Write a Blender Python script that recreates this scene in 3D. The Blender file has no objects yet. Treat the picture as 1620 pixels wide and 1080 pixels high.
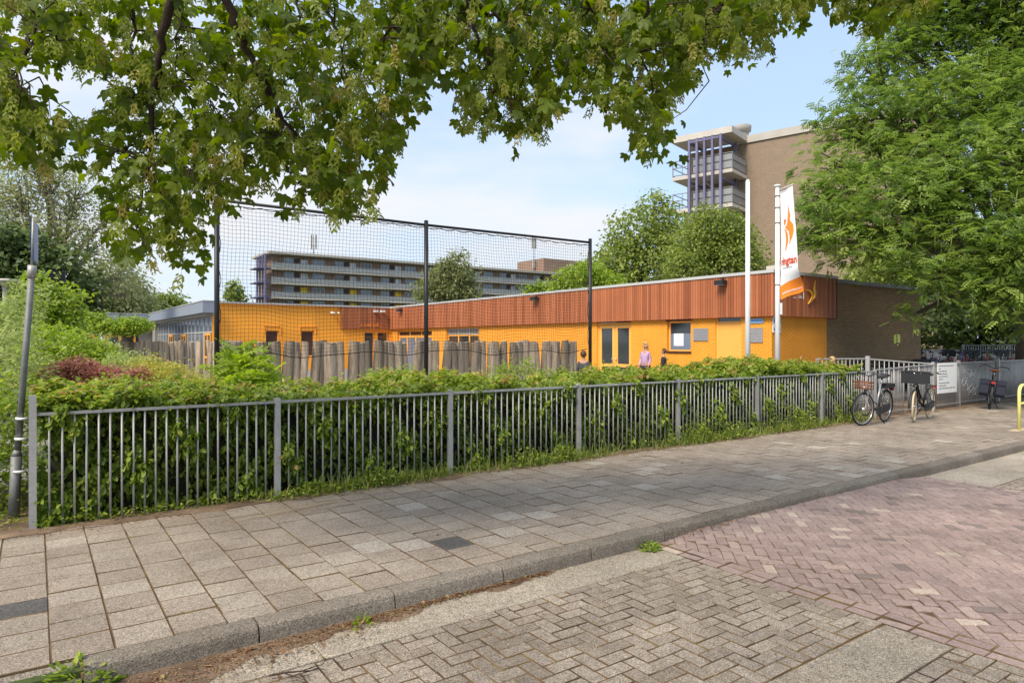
import bpy, math, random
import numpy as np
from mathutils import Vector, Matrix
R=math.radians; random.seed(7); rng=np.random.default_rng(11)
scene=bpy.context.scene; col=scene.collection
# ------------------------------------------------------------------ camera, world, sun
F=1060.0; H0=540.0; CZ=1.75
cam=bpy.data.cameras.new('camera'); camo=bpy.data.objects.new('camera',cam); col.objects.link(camo)
cam.sensor_width=36; cam.lens=36*F/1620; camo.location=(0,0,CZ); camo.rotation_euler=(R(90),0,0)
cam.clip_start=.05; cam.clip_end=3000; scene.camera=camo
SUN_AZ=(-.60,-.80); SUN_EL=R(50)           # horizontal direction TOWARDS the sun
scene.view_settings.view_transform='Standard'; scene.view_settings.look='None'
scene.view_settings.exposure=1.25; scene.view_settings.gamma=1
scene.render.film_transparent=False
world=bpy.data.worlds.new("World"); scene.world=world; world.use_nodes=True
wt=world.node_tree; wn=wt.nodes; wl=wt.links; wn.clear()
wo=wn.new('ShaderNodeOutputWorld'); bg=wn.new('ShaderNodeBackground'); bg.inputs[1].default_value=.135
sky=wn.new('ShaderNodeTexSky'); sky.sky_type='NISHITA'; sky.sun_disc=False
sky.sun_elevation=SUN_EL; sky.sun_rotation=math.atan2(SUN_AZ[0],SUN_AZ[1]); sky.dust_density=1.5; sky.ozone_density=1.5; sky.air_density=1.0
tc=wn.new('ShaderNodeTexCoord')
def wmath(op,a,b=None,clamp=False):
    m=wn.new('ShaderNodeMath'); m.operation=op; m.use_clamp=clamp
    for i,x in enumerate((a,b)):
        if x is None: continue
        if isinstance(x,(int,float)): m.inputs[i].default_value=x
        else: wl.new(x,m.inputs[i])
    return m.outputs[0]
mp=wn.new('ShaderNodeMapping'); mp.inputs['Scale'].default_value=(1,1,3.2); mp.inputs['Location'].default_value=(.35,.1,.2)
wl.new(tc.outputs['Generated'],mp.inputs[0])
nz=wn.new('ShaderNodeTexNoise'); nz.inputs['Scale'].default_value=2.1; nz.inputs['Detail'].default_value=7; nz.inputs['Roughness'].default_value=.52
wl.new(mp.outputs[0],nz.inputs['Vector'])
def lobe(dirv,p,amt):
    v=Vector(dirv).normalized(); d=wn.new('ShaderNodeVectorMath'); d.operation='DOT_PRODUCT'
    wl.new(tc.outputs['Generated'],d.inputs[0]); d.inputs[1].default_value=v
    return wmath('MULTIPLY',wmath('POWER',wmath('MAXIMUM',d.outputs['Value'],0.0),p),amt)
acc=wmath('ADD',nz.outputs['Fac'],lobe((.12,1,.21),60,.22))
acc=wmath('ADD',acc,lobe((-.62,1,.30),14,.10))
acc=wmath('ADD',acc,lobe((-.1,1,.07),18,.04))
acc=wmath('SUBTRACT',acc,lobe((.03,1,.35),55,.14))
acc=wmath('SUBTRACT',acc,lobe((.42,1,.38),30,.24))
cmr=wn.new('ShaderNodeMapRange'); cmr.interpolation_type='SMOOTHSTEP'
cmr.inputs['From Min'].default_value=.44; cmr.inputs['From Max'].default_value=.74; wl.new(acc,cmr.inputs['Value'])
# pale summer haze over the whole sky, then the clouds
m1=wn.new('ShaderNodeMix'); m1.data_type='RGBA'; m1.inputs[0].default_value=.72
wl.new(sky.outputs[0],m1.inputs[6]); m1.inputs[7].default_value=(1.82,2.34,3.05,1)
m2=wn.new('ShaderNodeMix'); m2.data_type='RGBA'; wl.new(cmr.outputs[0],m2.inputs[0])
wl.new(m1.outputs[2],m2.inputs[6]); m2.inputs[7].default_value=(2.9,2.95,3.08,1)
wl.new(m2.outputs[2],bg.inputs[0]); wl.new(bg.outputs[0],wo.inputs[0])
sun=bpy.data.lights.new('sun','SUN'); sun.energy=2.1; sun.angle=R(24); sun.color=(1,.89,.74)
suno=bpy.data.objects.new('sun',sun); col.objects.link(suno)
sd=Vector((SUN_AZ[0]*math.cos(SUN_EL),SUN_AZ[1]*math.cos(SUN_EL),math.sin(SUN_EL))).normalized()
suno.rotation_euler=sd.to_track_quat('Z','Y').to_euler(); suno.location=(-20,-20,40)

# ------------------------------------------------------------------ frames: street axes s (along kerb) and t (towards school)
D=(.8148,.5797); N=(-.5797,.8148); RZ=math.atan2(D[1],D[0])
def W(s,t,z=0): return Vector((s*D[0]+t*N[0], s*D[1]+t*N[1], z))
def ST(X,Y): return (X*D[0]+Y*D[1], X*N[0]+Y*N[1])
def at(u,v,Y): return Vector(((u-810)/F*Y, Y, CZ-(v-H0)/F*Y))     # a sight line of the survey photo -> world point at depth Y

def tag(o,label=None,cat=None,group=None,kind=None):
    if label: o['label']=label
    if cat: o['category']=cat
    if group: o['group']=group
    if kind: o['kind']=kind
    return o
def thing(name,label,cat,loc=(0,0,0),rz=0,group=None):
    o=bpy.data.objects.new(name,None); col.objects.link(o); o.location=loc; o.rotation_euler=(0,0,rz); o.empty_display_size=.2
    return tag(o,label,cat,group)
def copy_tree(o,parent=None):
    c=o.copy(); col.objects.link(c); c.parent=parent
    for ch in list(o.children): copy_tree(ch,c)
    return c

# ------------------------------------------------------------------ materials
class NT:
    def __init__(s,name):
        s.m=bpy.data.materials.new(name); s.m.use_nodes=True; s.t=s.m.node_tree; s.t.nodes.clear()
        s.out=s.t.nodes.new('ShaderNodeOutputMaterial')
    def n(s,k,**kw):
        x=s.t.nodes.new('ShaderNode'+k)
        for a,b in kw.items(): setattr(x,a,b)
        return x
    def l(s,a,b): s.t.links.new(a,b)
    def setin(s,i,x):
        if hasattr(x,'links'): s.l(x,i)
        else: i.default_value=x
    def math(s,op,a,b=0.0,clamp=False):
        m=s.n('Math',operation=op,use_clamp=clamp); s.setin(m.inputs[0],a); s.setin(m.inputs[1],b); return m.outputs[0]
    def noise(s,vec,scale,detail=3,rough=.55):
        x=s.n('TexNoise'); x.inputs['Scale'].default_value=scale; x.inputs['Detail'].default_value=detail; x.inputs['Roughness'].default_value=rough
        if vec is not None: s.l(vec,x.inputs['Vector'])
        return x.outputs['Fac']
    def ramp(s,fac,stops):
        r=s.n('ValToRGB'); e=r.color_ramp.elements
        while len(e)<len(stops): e.new(.5)
        for i,(p,c) in enumerate(stops): e[i].position=p; e[i].color=(*c,1)
        s.l(fac,r.inputs[0]); return r.outputs[0]
    def mul(s,c,f):     # colour * scalar
        v=s.n('VectorMath',operation='SCALE'); s.l(c,v.inputs[0]); s.setin(v.inputs['Scale'],f); return v.outputs[0]
    def mix(s,f,a,b):
        m=s.n('Mix',data_type='RGBA'); s.setin(m.inputs[0],f)
        for i,x in ((6,a),(7,b)):
            if isinstance(x,tuple): m.inputs[i].default_value=(*x,1)
            else: s.l(x,m.inputs[i])
        return m.outputs[2]
    def bsdf(s,colour,rough=.6,metal=0,spec=.3,bump=None,bstr=.3,bdist=.01,**kw):
        b=s.n('BsdfPrincipled')
        if isinstance(colour,tuple): b.inputs['Base Color'].default_value=(*colour,1)
        else: s.l(colour,b.inputs['Base Color'])
        s.setin(b.inputs['Roughness'],rough); b.inputs['Metallic'].default_value=metal; b.inputs['Specular IOR Level'].default_value=spec
        for k,v in kw.items(): b.inputs[k].default_value=v
        if bump is not None:
            bn=s.n('Bump'); bn.inputs['Strength'].default_value=bstr; bn.inputs['Distance'].default_value=bdist; s.l(bump,bn.inputs['Height']); s.l(bn.outputs[0],b.inputs['Normal'])
        s.l(b.outputs[0],s.out.inputs[0]); return s.m
def paint(name,stops,fine=(60,.25),big=(2.0,.25),rough=.6,metal=0,spec=.3,bstr=.25,bdist=.004,var=True,**kw):
    t=NT(name); tcx=t.n('TexCoord').outputs['Object']
    if isinstance(stops[0],(int,float)): stops=[(0,tuple(x*.88 for x in stops)),(1,tuple(x*1.1 for x in stops))]
    if var: a=t.n('Attribute',attribute_name='var').outputs['Fac']; c=t.ramp(a,stops)
    else: c=t.ramp(t.noise(tcx,3),stops)
    f=t.noise(tcx,fine[0],4); b=t.noise(tcx,big[0],5,.6)
    k=t.math('MULTIPLY',t.math('MULTIPLY_ADD',t.math('SUBTRACT',f,.5),fine[1]*2) ,1.0)
    k=t.math('ADD',t.math('MULTIPLY',t.math('SUBTRACT',f,.5),fine[1]*2),1.0)
    k2=t.math('ADD',t.math('MULTIPLY',t.math('SUBTRACT',b,.5),big[1]*2),1.0)
    c=t.mul(t.mul(c,k),k2)
    return t.bsdf(c,rough,metal,spec,bump=f,bstr=bstr,bdist=bdist,**kw)
def stone(name,stops,spk=(.55,200),big=(1.1,.35),joint=None,rough=.92):
    """concrete pavers: per-paver tone, exposed aggregate speckle, large worn patches"""
    t=NT(name); tcx=t.n('TexCoord').outputs['Object']
    a=t.n('Attribute',attribute_name='var').outputs['Fac']; c=t.ramp(a,stops)
    v=t.n('TexVoronoi'); v.inputs['Scale'].default_value=spk[1]; t.l(tcx,v.inputs['Vector'])
    g=t.n('SeparateColor'); t.l(v.outputs['Color'],g.inputs[0])
    k=t.math('ADD',t.math('MULTIPLY',t.math('SUBTRACT',g.outputs[0],.5),spk[0]*2),1.0)
    n2=t.noise(tcx,28,4); k=t.math('MULTIPLY',k,t.math('ADD',t.math('MULTIPLY',t.math('SUBTRACT',n2,.5),.7),1.0))
    b=t.noise(tcx,big[0],6,.62); k2=t.math('ADD',t.math('MULTIPLY',t.math('SUBTRACT',b,.5),big[1]*3.2),1.0)
    c=t.mul(t.mul(c,k),k2)
    w=t.noise(tcx,2.6,6,.7); wr=t.n('MapRange'); wr.inputs['From Min'].default_value=.56; wr.inputs['From Max'].default_value=.72; t.l(w,wr.inputs['Value'])
    c=t.mix(t.math('MULTIPLY',wr.outputs[0],.45),c,(.15,.115,.075))
    return t.bsdf(c,rough,0,.25,bump=g.outputs[0],bstr=.5,bdist=.003)
def leafmat(name,stops,trans=.35,rough=.5):
    t=NT(name); a=t.n('Attribute',attribute_name='var').outputs['Fac']; c=t.ramp(a,stops)
    b=t.n('BsdfPrincipled'); t.l(c,b.inputs['Base Color']); b.inputs['Roughness'].default_value=rough; b.inputs['Specular IOR Level'].default_value=.35
    tr=t.n('BsdfTranslucent'); hs=t.n('HueSaturation'); hs.inputs['Saturation'].default_value=1.1; hs.inputs['Value'].default_value=1.9; t.l(c,hs.inputs['Color']); t.l(hs.outputs[0],tr.inputs[0])
    mx=t.n('MixShader'); mx.inputs[0].default_value=trans; t.l(b.outputs[0],mx.inputs[1]); t.l(tr.outputs[0],mx.inputs[2]); t.l(mx.outputs[0],t.out.inputs[0])
    return t.m
def brickmat(name,c1,c2,mortar,bw=.22,bh=.065,rough=.85,ms=.012,mb=.4,sat=.25):
    t=NT(name); tcx=t.n('TexCoord').outputs['Object']; sp=t.n('SeparateXYZ'); t.l(tcx,sp.inputs[0]); cb=t.n('CombineXYZ')
    t.l(t.math('ADD',sp.outputs[0],sp.outputs[1]),cb.inputs[0]); t.l(sp.outputs[2],cb.inputs[1])
    b=t.n('TexBrick'); t.l(cb.outputs[0],b.inputs['Vector']); b.inputs['Scale'].default_value=1
    for k,v in (('Color1',c1),('Color2',c2),('Mortar',mortar)): b.inputs[k].default_value=(*v,1)
    b.inputs['Brick Width'].default_value=bw; b.inputs['Row Height'].default_value=bh; b.inputs['Mortar Size'].default_value=ms; b.inputs['Mortar Smooth'].default_value=.2
    n=t.noise(tcx,1.3,5); n2=t.noise(tcx,40,3)
    k=t.math('ADD',t.math('MULTIPLY',t.math('SUBTRACT',n,.5),sat*2),1.0); k2=t.math('ADD',t.math('MULTIPLY',t.math('SUBTRACT',n2,.5),.3),1.0)
    c=t.mul(t.mul(b.outputs['Color'],k),k2)
    return t.bsdf(c,rough,0,.3,bump=t.math('SUBTRACT',1.0,b.outputs['Fac']),bstr=mb,bdist=.01)
M={}
M['tile']=stone('pavement_tile',[(0,(0.088,0.082,0.077)),(.06,(0.106,0.099,0.092)),(.08,(0.233,0.191,0.150)),(.5,(0.273,0.225,0.178)),(.9,(0.312,0.267,0.214)),(1,(0.361,0.318,0.269))])
M['greybrick']=stone('grey_paver',[(0,(0.215,0.176,0.135)),(1,(0.292,0.244,0.193))],spk=(.6,190))
M['mauve']=stone('mauve_paver',[(0,(0.184,0.145,0.127)),(.3,(0.267,0.196,0.171)),(.8,(0.325,0.240,0.206)),(1,(0.436,0.353,0.278))],spk=(.25,200))
M['strip']=stone('washed_concrete',[(0,(0.275,0.234,0.178)),(1,(0.327,0.281,0.220))],spk=(.65,180))
M['kerb']=stone('kerb_concrete',[(0,(0.155,0.130,0.102)),(1,(0.215,0.185,0.148))],spk=(.6,200))
M['joint']=paint('joint_sand',[(.3,(.05,.036,.025)),(.52,(.14,.088,.045)),(.72,(.19,.14,.055))],(90,.4),(4,.5),.95,var=False)
M['soil']=paint('soil',[(.2,(.07,.05,.035)),(.5,(.17,.115,.075)),(.8,(.28,.20,.13))],(120,.5),(5,.5),.95,var=False,bstr=.8,bdist=.01)
M['sand']=paint('spilled_sand',(.46,.36,.24),(150,.25),(8,.2),.95,var=False)
M['grassg']=paint('grass_ground',[(0,(.03,.05,.012)),(1,(.09,.12,.03))],(60,.5),(1.2,.4),.9,var=False)
M['asph']=paint('yard_paving',(.20,.185,.17),(60,.3),(.6,.3),.9,var=False)
M['galv']=paint('galvanised_steel',(.37,.365,.355),(35,.22),(6,.25),.5,metal=.25,spec=.5,bstr=.05)
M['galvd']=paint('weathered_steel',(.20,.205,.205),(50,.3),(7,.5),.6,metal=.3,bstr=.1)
M['white']=paint('white_paint',(.80,.80,.79),(30,.05),(3,.08),.35,bstr=.02)
M['black']=paint('black_paint',(.018,.018,.02),(60,.2),(5,.3),.4,bstr=.05)
M['blackpl']=paint('black_plastic',(.03,.03,.033),(60,.2),(5,.2),.5,bstr=.05)
M['rubber']=paint('tyre_rubber',(.022,.022,.023),(80,.3),(5,.2),.8)
M['cream']=paint('cream_rubber',(.62,.50,.33),(60,.12),(5,.15),.7)
M['chrome']=paint('bright_metal',(.55,.56,.57),(60,.1),(5,.1),.25,metal=.9)
M['silver']=paint('silver_paint',(.36,.37,.38),(60,.08),(5,.1),.3,metal=.4)
M['leather']=paint('brown_leather',(.20,.07,.03),(60,.2),(5,.2),.5)
M['reddk']=paint('red_paint',(.38,.035,.03),(60,.1),(5,.15),.35)
M['yellow']=paint('pale_yellow_paint',(.72,.66,.20),(30,.08),(5,.15),.4)
M['orange']=brickmat('orange_painted_brick',(.93,.395,.045),(.89,.365,.04),(.68,.25,.025),bw=.22,bh=.0635,mb=.7,sat=.20,rough=.7)
M['orangep']=paint('orange_paint',(.90,.43,.09),(30,.05),(3,.06),.4,bstr=.03)
M['orangesm']=paint('orange_render',(.93,.385,.04),(30,.05),(1,.06),.5,bstr=.03)
M['brown']=brickmat('brown_brick',(.27,.165,.085),(.18,.11,.055),(.34,.25,.15),bw=.22,bh=.0635,ms=.011,mb=.7,sat=.2)
M['bigbrick']=brickmat('tower_brick',(.27,.195,.135),(.22,.155,.105),(.34,.27,.20),bw=.24,bh=.075,ms=.012,sat=.12)
M['farbrick']=brickmat('flats_brick',(0.280,0.169,0.117),(0.210,0.135,0.098),(0.364,0.270,0.208),bw=.25,bh=.08,ms=.012,sat=.15)
M['slat']=paint('red_cedar_slat',[(0,(.27,.085,.034)),(.5,(.385,.125,.05)),(1,(.46,.16,.068))],(25,.22),(1.2,.22),.55)
M['alu']=paint('aluminium_trim',(.50,.50,.48),(30,.06),(2,.1),.5,metal=.2,bstr=.02)
M['fascia']=paint('blue_grey_fascia',(.27,.31,.38),(30,.05),(2,.08),.5,bstr=.02)
M['conc']=paint('pale_concrete',(.52,.48,.42),(12,.1),(1.0,.18),.8,bstr=.05)
M['concd']=paint('grey_concrete',(.30,.285,.26),(12,.15),(1.0,.2),.85,bstr=.05)
M['purple']=paint('violet_paint',(.17,.16,.27),(12,.1),(1,.1),.5)
M['yellowdoor']=paint('yellow_door_paint',(.80,.56,.02),(12,.1),(1,.1),.5)
M['plaque']=paint('grey_plaque',(.30,.295,.31),(30,.1),(3,.1),.5)
M['blue']=paint('blue_enamel',(.012,.07,.30),(30,.1),(3,.1),.35)
M['bluel']=paint('pale_blue_enamel',(.25,.45,.75),(30,.1),(3,.1),.35)
M['ink']=paint('dark_print',(.05,.05,.055),(30,.05),(3,.05),.6)
M['bark']=paint('bark',[(0,(.055,.04,.028)),(1,(.13,.10,.075))],(40,.45),(6,.4),.9,bstr=.8,bdist=.01,var=False)
M['barkd']=paint('dark_bark',[(0,(.03,.02,.015)),(1,(.075,.05,.036))],(40,.45),(6,.4),.9,bstr=.8,bdist=.01,var=False)
M['barkg']=paint('grey_bark',[(0,(.16,.135,.10)),(1,(.28,.24,.18))],(40,.35),(6,.4),.9,bstr=.6,var=False)
M['core']=paint('hedge_core_shade',[(0,(.012,.014,.006)),(1,(.035,.035,.015))],(50,.5),(6,.4),.95,var=False)  # near-black twig mass: shade inside the hedge put into its colour
M['net']=paint('black_netting',(.012,.012,.014),(60,.1),(5,.1),.7)
M['flagc']=paint('flag_cloth',(.80,.81,.84),(60,.03),(3,.04),.8,bstr=.02)
M['flago']=paint('flag_orange',(.88,.26,.03),(60,.04),(3,.06),.8,bstr=.02)
M['flagr']=paint('flag_red_print',(.70,.10,.04),(60,.04),(3,.06),.8,bstr=.02)
M['logoy']=paint('golden_yellow_sign',(.80,.42,.05),(30,.05),(3,.06),.4)
M['skin']=paint('skin',(.55,.30,.20),(60,.05),(5,.05),.5)
M['blond']=paint('blond_hair',(.50,.33,.15),(120,.3),(9,.2),.6)
M['brownh']=paint('brown_hair',(.10,.05,.025),(120,.3),(9,.2),.6)
M['lilac']=paint('lilac_cloth',(.52,.35,.52),(60,.1),(6,.15),.8)
M['navy']=paint('navy_cloth',(.025,.028,.045),(60,.1),(6,.2),.7)
M['camo']=paint('dark_patterned_cloth',[(0,(.015,.015,.02)),(.5,(.06,.06,.065)),(1,(.14,.13,.12))],(30,.4),(14,.5),.8,var=False)
M['jeans']=paint('dark_trousers',(.03,.032,.045),(60,.1),(6,.15),.8)
M['pinkc']=paint('pink_cloth',(.6,.2,.2),(60,.1),(6,.15),.8)
M['curtain']=paint('white_blind',(.62,.66,.70),(30,.04),(2,.06),.6)
M['dkbrown']=paint('dark_brown_panel',(.07,.035,.02),(30,.1),(3,.1),.5)
t=NT('log_wood'); tcx=t.n('TexCoord').outputs['Object']; mpn=t.n('Mapping'); mpn.inputs['Scale'].default_value=(14,14,.9); t.l(tcx,mpn.inputs[0])
ln=t.noise(mpn.outputs[0],3,8,.7); lv=t.n('Attribute',attribute_name='var').outputs['Fac']
lc=t.ramp(ln,[(.25,(.13,.09,.06)),(.42,(.36,.275,.195)),(.6,(.56,.45,.335)),(.82,(.68,.585,.46))]); lc=t.mul(lc,t.math('ADD',t.math('MULTIPLY',lv,.55),.68))
M['log']=t.bsdf(lc,.9,0,.2,bump=ln,bstr=.9,bdist=.03)
t=NT('window_glass'); M['glass']=t.bsdf((.035,.042,.045),.06,0,.9)
t=NT('pale_glass'); M['glassl']=t.bsdf((.16,.20,.26),.12,0,.9)
t=NT('wired_glass'); M['wired']=t.bsdf((.36,.37,.37),.35,0,.6,Alpha=.72)
t=NT('lamp_glass'); M['lens']=t.bsdf((.5,.5,.48),.15,0,.8)
G1=[(0,(.030,.060,.008)),(.5,(.065,.115,.014)),(.85,(.11,.165,.022)),(1,(.17,.20,.035))]
M['l_maple']=leafmat('maple_leaf',[(0,(0.044,0.074,0.007)),(.5,(0.100,0.148,0.013)),(1,(0.168,0.205,0.019))],.5)
M['l_sam']=leafmat('maple_seed',[(0,(0.145,0.183,0.025)),(.8,(0.255,0.287,0.047)),(1,(0.323,0.252,0.068))],.45)
M['l_hedge']=leafmat('hornbeam_leaf',[(0,(.07,.115,.016)),(.45,(.165,.235,.028)),(.8,(.29,.36,.05)),(.985,(.36,.37,.07)),(1,(.40,.25,.10))],.38)
M['l_wing']=leafmat('wingnut_leaf',[(0,(0.064,0.112,0.029)),(.5,(0.152,0.228,0.041)),(1,(0.313,0.388,0.092))],.38)
M['l_cat']=leafmat('catkin',[(0,(.28,.33,.07)),(1,(.40,.42,.11))],.3)
M['l_mid']=leafmat('lime_leaf',[(0,(0.117,0.163,0.036)),(.6,(0.221,0.275,0.058)),(1,(0.338,0.375,0.091))],.35)
M['l_will']=leafmat('willow_leaf',[(0,(.15,.175,.07)),(.6,(.28,.30,.13)),(1,(.40,.40,.20))],.45)
M['l_con']=leafmat('conifer_spray',[(0,(0.049,0.081,0.023)),(.7,(0.105,0.149,0.039)),(1,(0.182,0.223,0.052))],.2)
M['l_bright']=leafmat('bright_leaf',[(0,(.13,.20,.025)),(.6,(.25,.34,.04)),(1,(.38,.44,.07))],.42)
M['l_pale']=leafmat('pale_leaf',[(0,(.17,.22,.07)),(.6,(.30,.36,.11)),(1,(.45,.48,.21))],.42)
M['l_spir']=leafmat('bronze_leaf',[(0,(.20,.23,.04)),(.5,(.36,.37,.07)),(.85,(.48,.38,.10)),(1,(.42,.17,.08))],.4)
M['l_red']=leafmat('red_leaf',[(0,(.16,.07,.05)),(.5,(.34,.14,.11)),(.85,(.44,.25,.17)),(1,(.30,.32,.09))],.35)
M['l_birch']=leafmat('birch_leaf',[(0,(0.125,0.156,0.052)),(1,(0.312,0.324,0.130))],.35)
M['l_dark']=leafmat('painted_shade_leaf',[(0,(.025,.045,.01)),(.9,(.065,.10,.018)),(1,(.16,.22,.03))],.3)  # leaf colour darkened to carry the shade of the trees at the back
M['l_grass']=leafmat('grass_blade',[(0,(.11,.17,.03)),(.7,(.22,.28,.05)),(1,(.40,.36,.14))],.38)
M['l_litter']=leafmat('dry_litter',[(0,(.07,.035,.018)),(.6,(.20,.10,.045)),(.9,(.33,.20,.10)),(1,(.20,.22,.06))],.1,.9)

# ------------------------------------------------------------------ mesh builder
class MB:
    def __init__(s): s.v=[]; s.f=[]; s.mi=[]; s.var=[]; s.sm=[]
    def add(s,vs,fs,mi=0,var=None,smooth=False):
        o=len(s.v); s.v+= [tuple(x) for x in vs]; va=random.random() if var is None else var
        for f in fs: s.f.append(tuple(i+o for i in f)); s.mi.append(mi); s.var.append(va); s.sm.append(smooth)
        return s
    def box(s,x0,x1,y0,y1,z0,z1,mi=0,var=None):
        vs=[(x,y,z) for z in (z0,z1) for y in (y0,y1) for x in (x0,x1)]
        return s.add(vs,[(0,2,3,1),(4,5,7,6),(0,1,5,4),(2,6,7,3),(0,4,6,2),(1,3,7,5)],mi,var)
    def paver(s,pts,z,h=.02,b=.006,mi=0,var=None,tilt=0,jm=None):
        """chamfered paver from its (convex) ground outline"""
        n=len(pts); cx=sum(p[0] for p in pts)/n; cy=sum(p[1] for p in pts)/n
        ax,ay=random.uniform(-tilt,tilt),random.uniform(-tilt,tilt)
        zz=lambda x,y:z+ax*(x-cx)+ay*(y-cy)
        def ins(p,d):
            dx,dy=cx-p[0],cy-p[1]; l=math.hypot(dx,dy) or 1; d=min(d,l*.5); return (p[0]+dx/l*d*1.41,p[1]+dy/l*d*1.41)
        top=[ins(p,b) for p in pts]
        vs=[(x,y,zz(x,y)) for x,y in top]+[(p[0],p[1],z-b*.9) for p in pts]+[(p[0],p[1],z-h) for p in pts]
        fs=[(i,i+n,(i+1)%n+n,(i+1)%n) for i in range(n)]+[(i+n,i+2*n,(i+1)%n+2*n,(i+1)%n+n) for i in range(n)]
        if jm is None: return s.add(vs,[tuple(range(n))]+fs,mi,var)
        o=len(s.v); s.add(vs,[tuple(range(n))],mi,var)
        for k,f in enumerate(fs): s.f.append(tuple(i+o for i in f)); s.mi.append(jm if (k>=n or random.random()<.8) else mi); s.var.append(.3); s.sm.append(False)
        return s
    def tube(s,pts,r,seg=8,mi=0,var=None,cap=True,smooth=True):
        pts=[Vector(p) for p in pts]; n=len(pts); rr=r if isinstance(r,(list,tuple)) else [r]*n
        vs=[]; up=Vector((0,0,1)); prev=None
        for i,p in enumerate(pts):
            dr=(pts[min(i+1,n-1)]-pts[max(i-1,0)]); dr=dr.normalized() if dr.length>1e-9 else Vector((0,0,1))
            if prev is None:
                a=dr.cross(up); a=a if a.length>.05 else dr.cross(Vector((1,0,0)))
            else: a=prev-dr*prev.dot(dr)
            a.normalize(); prev=a; b=dr.cross(a)
            for k in range(seg):
                an=2*math.pi*k/seg; vs.append(p+(a*math.cos(an)+b*math.sin(an))*rr[i])
        fs=[(i*seg+k,i*seg+(k+1)%seg,(i+1)*seg+(k+1)%seg,(i+1)*seg+k) for i in range(n-1) for k in range(seg)]
        if cap: fs+= [tuple(range(seg))[::-1],tuple((n-1)*seg+k for k in range(seg))]
        return s.add(vs,fs,mi,var,smooth)
    def lathe(s,prof,c=(0,0,0),seg=16,mi=0,var=None,smooth=True):
        vs=[(c[0]+r*math.cos(2*math.pi*k/seg),c[1]+r*math.sin(2*math.pi*k/seg),c[2]+z) for r,z in prof for k in range(seg)]; n=len(prof)
        fs=[(i*seg+k,i*seg+(k+1)%seg,(i+1)*seg+(k+1)%seg,(i+1)*seg+k) for i in range(n-1) for k in range(seg)]+[tuple(range(seg))[::-1],tuple((n-1)*seg+k for k in range(seg))]
        return s.add(vs,fs,mi,var,smooth)
    def torus(s,c,Rr,r,axis='y',seg=36,ts=8,mi=0,var=None,a0=0,a1=2*math.pi):
        full=abs(a1-a0-2*math.pi)<1e-6; pts=[]
        m=seg if full else seg+1; vs=[]
        for i in range(m):
            a=a0+(a1-a0)*i/seg; ca,sa=math.cos(a),math.sin(a)
            for k in range(ts):
                b=2*math.pi*k/ts; q=Rr+r*math.cos(b); w=r*math.sin(b)
                p={'y':(q*ca,w,q*sa),'x':(w,q*ca,q*sa),'z':(q*ca,q*sa,w)}[axis]; vs.append((c[0]+p[0],c[1]+p[1],c[2]+p[2]))
        fs=[(i*ts+k,i*ts+(k+1)%ts,((i+1)%m)*ts+(k+1)%ts,((i+1)%m)*ts+k) for i in range(m if full else m-1) for k in range(ts)]
        return s.add(vs,fs,mi,var,True)
    def ell(s,c,r,seg=12,rings=8,mi=0,var=None):
        vs=[(c[0]+r[0]*math.sin(math.pi*(i+.5*(i==0)*.2)/rings)*math.cos(2*math.pi*k/seg),c[1]+r[1]*math.sin(math.pi*(i+.5*(i==0)*.2)/rings)*math.sin(2*math.pi*k/seg),c[2]+r[2]*math.cos(math.pi*i/rings)) for i in range(rings+1) for k in range(seg)]
        fs=[(i*seg+k,(i+1)*seg+k,(i+1)*seg+(k+1)%seg,i*seg+(k+1)%seg) for i in range(rings) for k in range(seg)]
        return s.add(vs,fs,mi,var,True)
    def prism(s,poly,y0,y1,mi=0,var=None,axis='y'):
        """outline given in (a,z); extruded along y (or x)"""
        n=len(poly); mk=(lambda a,z,y:(a,y,z)) if axis=='y' else (lambda a,z,y:(y,a,z))
        vs=[mk(a,z,y0) for a,z in poly]+[mk(a,z,y1) for a,z in poly]
        fs=[tuple(range(n)),tuple(range(n,2*n))[::-1]]+[(i,i+n,(i+1)%n+n,(i+1)%n) for i in range(n)]
        return s.add(vs,fs,mi,var)
    def build(s,name,mats,parent=None,label=None):
        me=bpy.data.meshes.new(name); me.from_pydata(s.v,[],s.f); mats=mats if isinstance(mats,(list,tuple)) else [mats]
        for m in mats: me.materials.append(M[m] if isinstance(m,str) else m)
        me.polygons.foreach_set('material_index',s.mi); me.polygons.foreach_set('use_smooth',s.sm)
        a=me.attributes.new('var','FLOAT','FACE'); a.data.foreach_set('value',s.var); me.update()
        o=bpy.data.objects.new(name,me); col.objects.link(o); o.parent=parent
        if label: o['label']=label
        return o
def struct(name,mb,mats,rz=0,kind='structure'):
    o=mb.build(name,mats); o.rotation_euler=(0,0,rz); o['kind']=kind; return o

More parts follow.
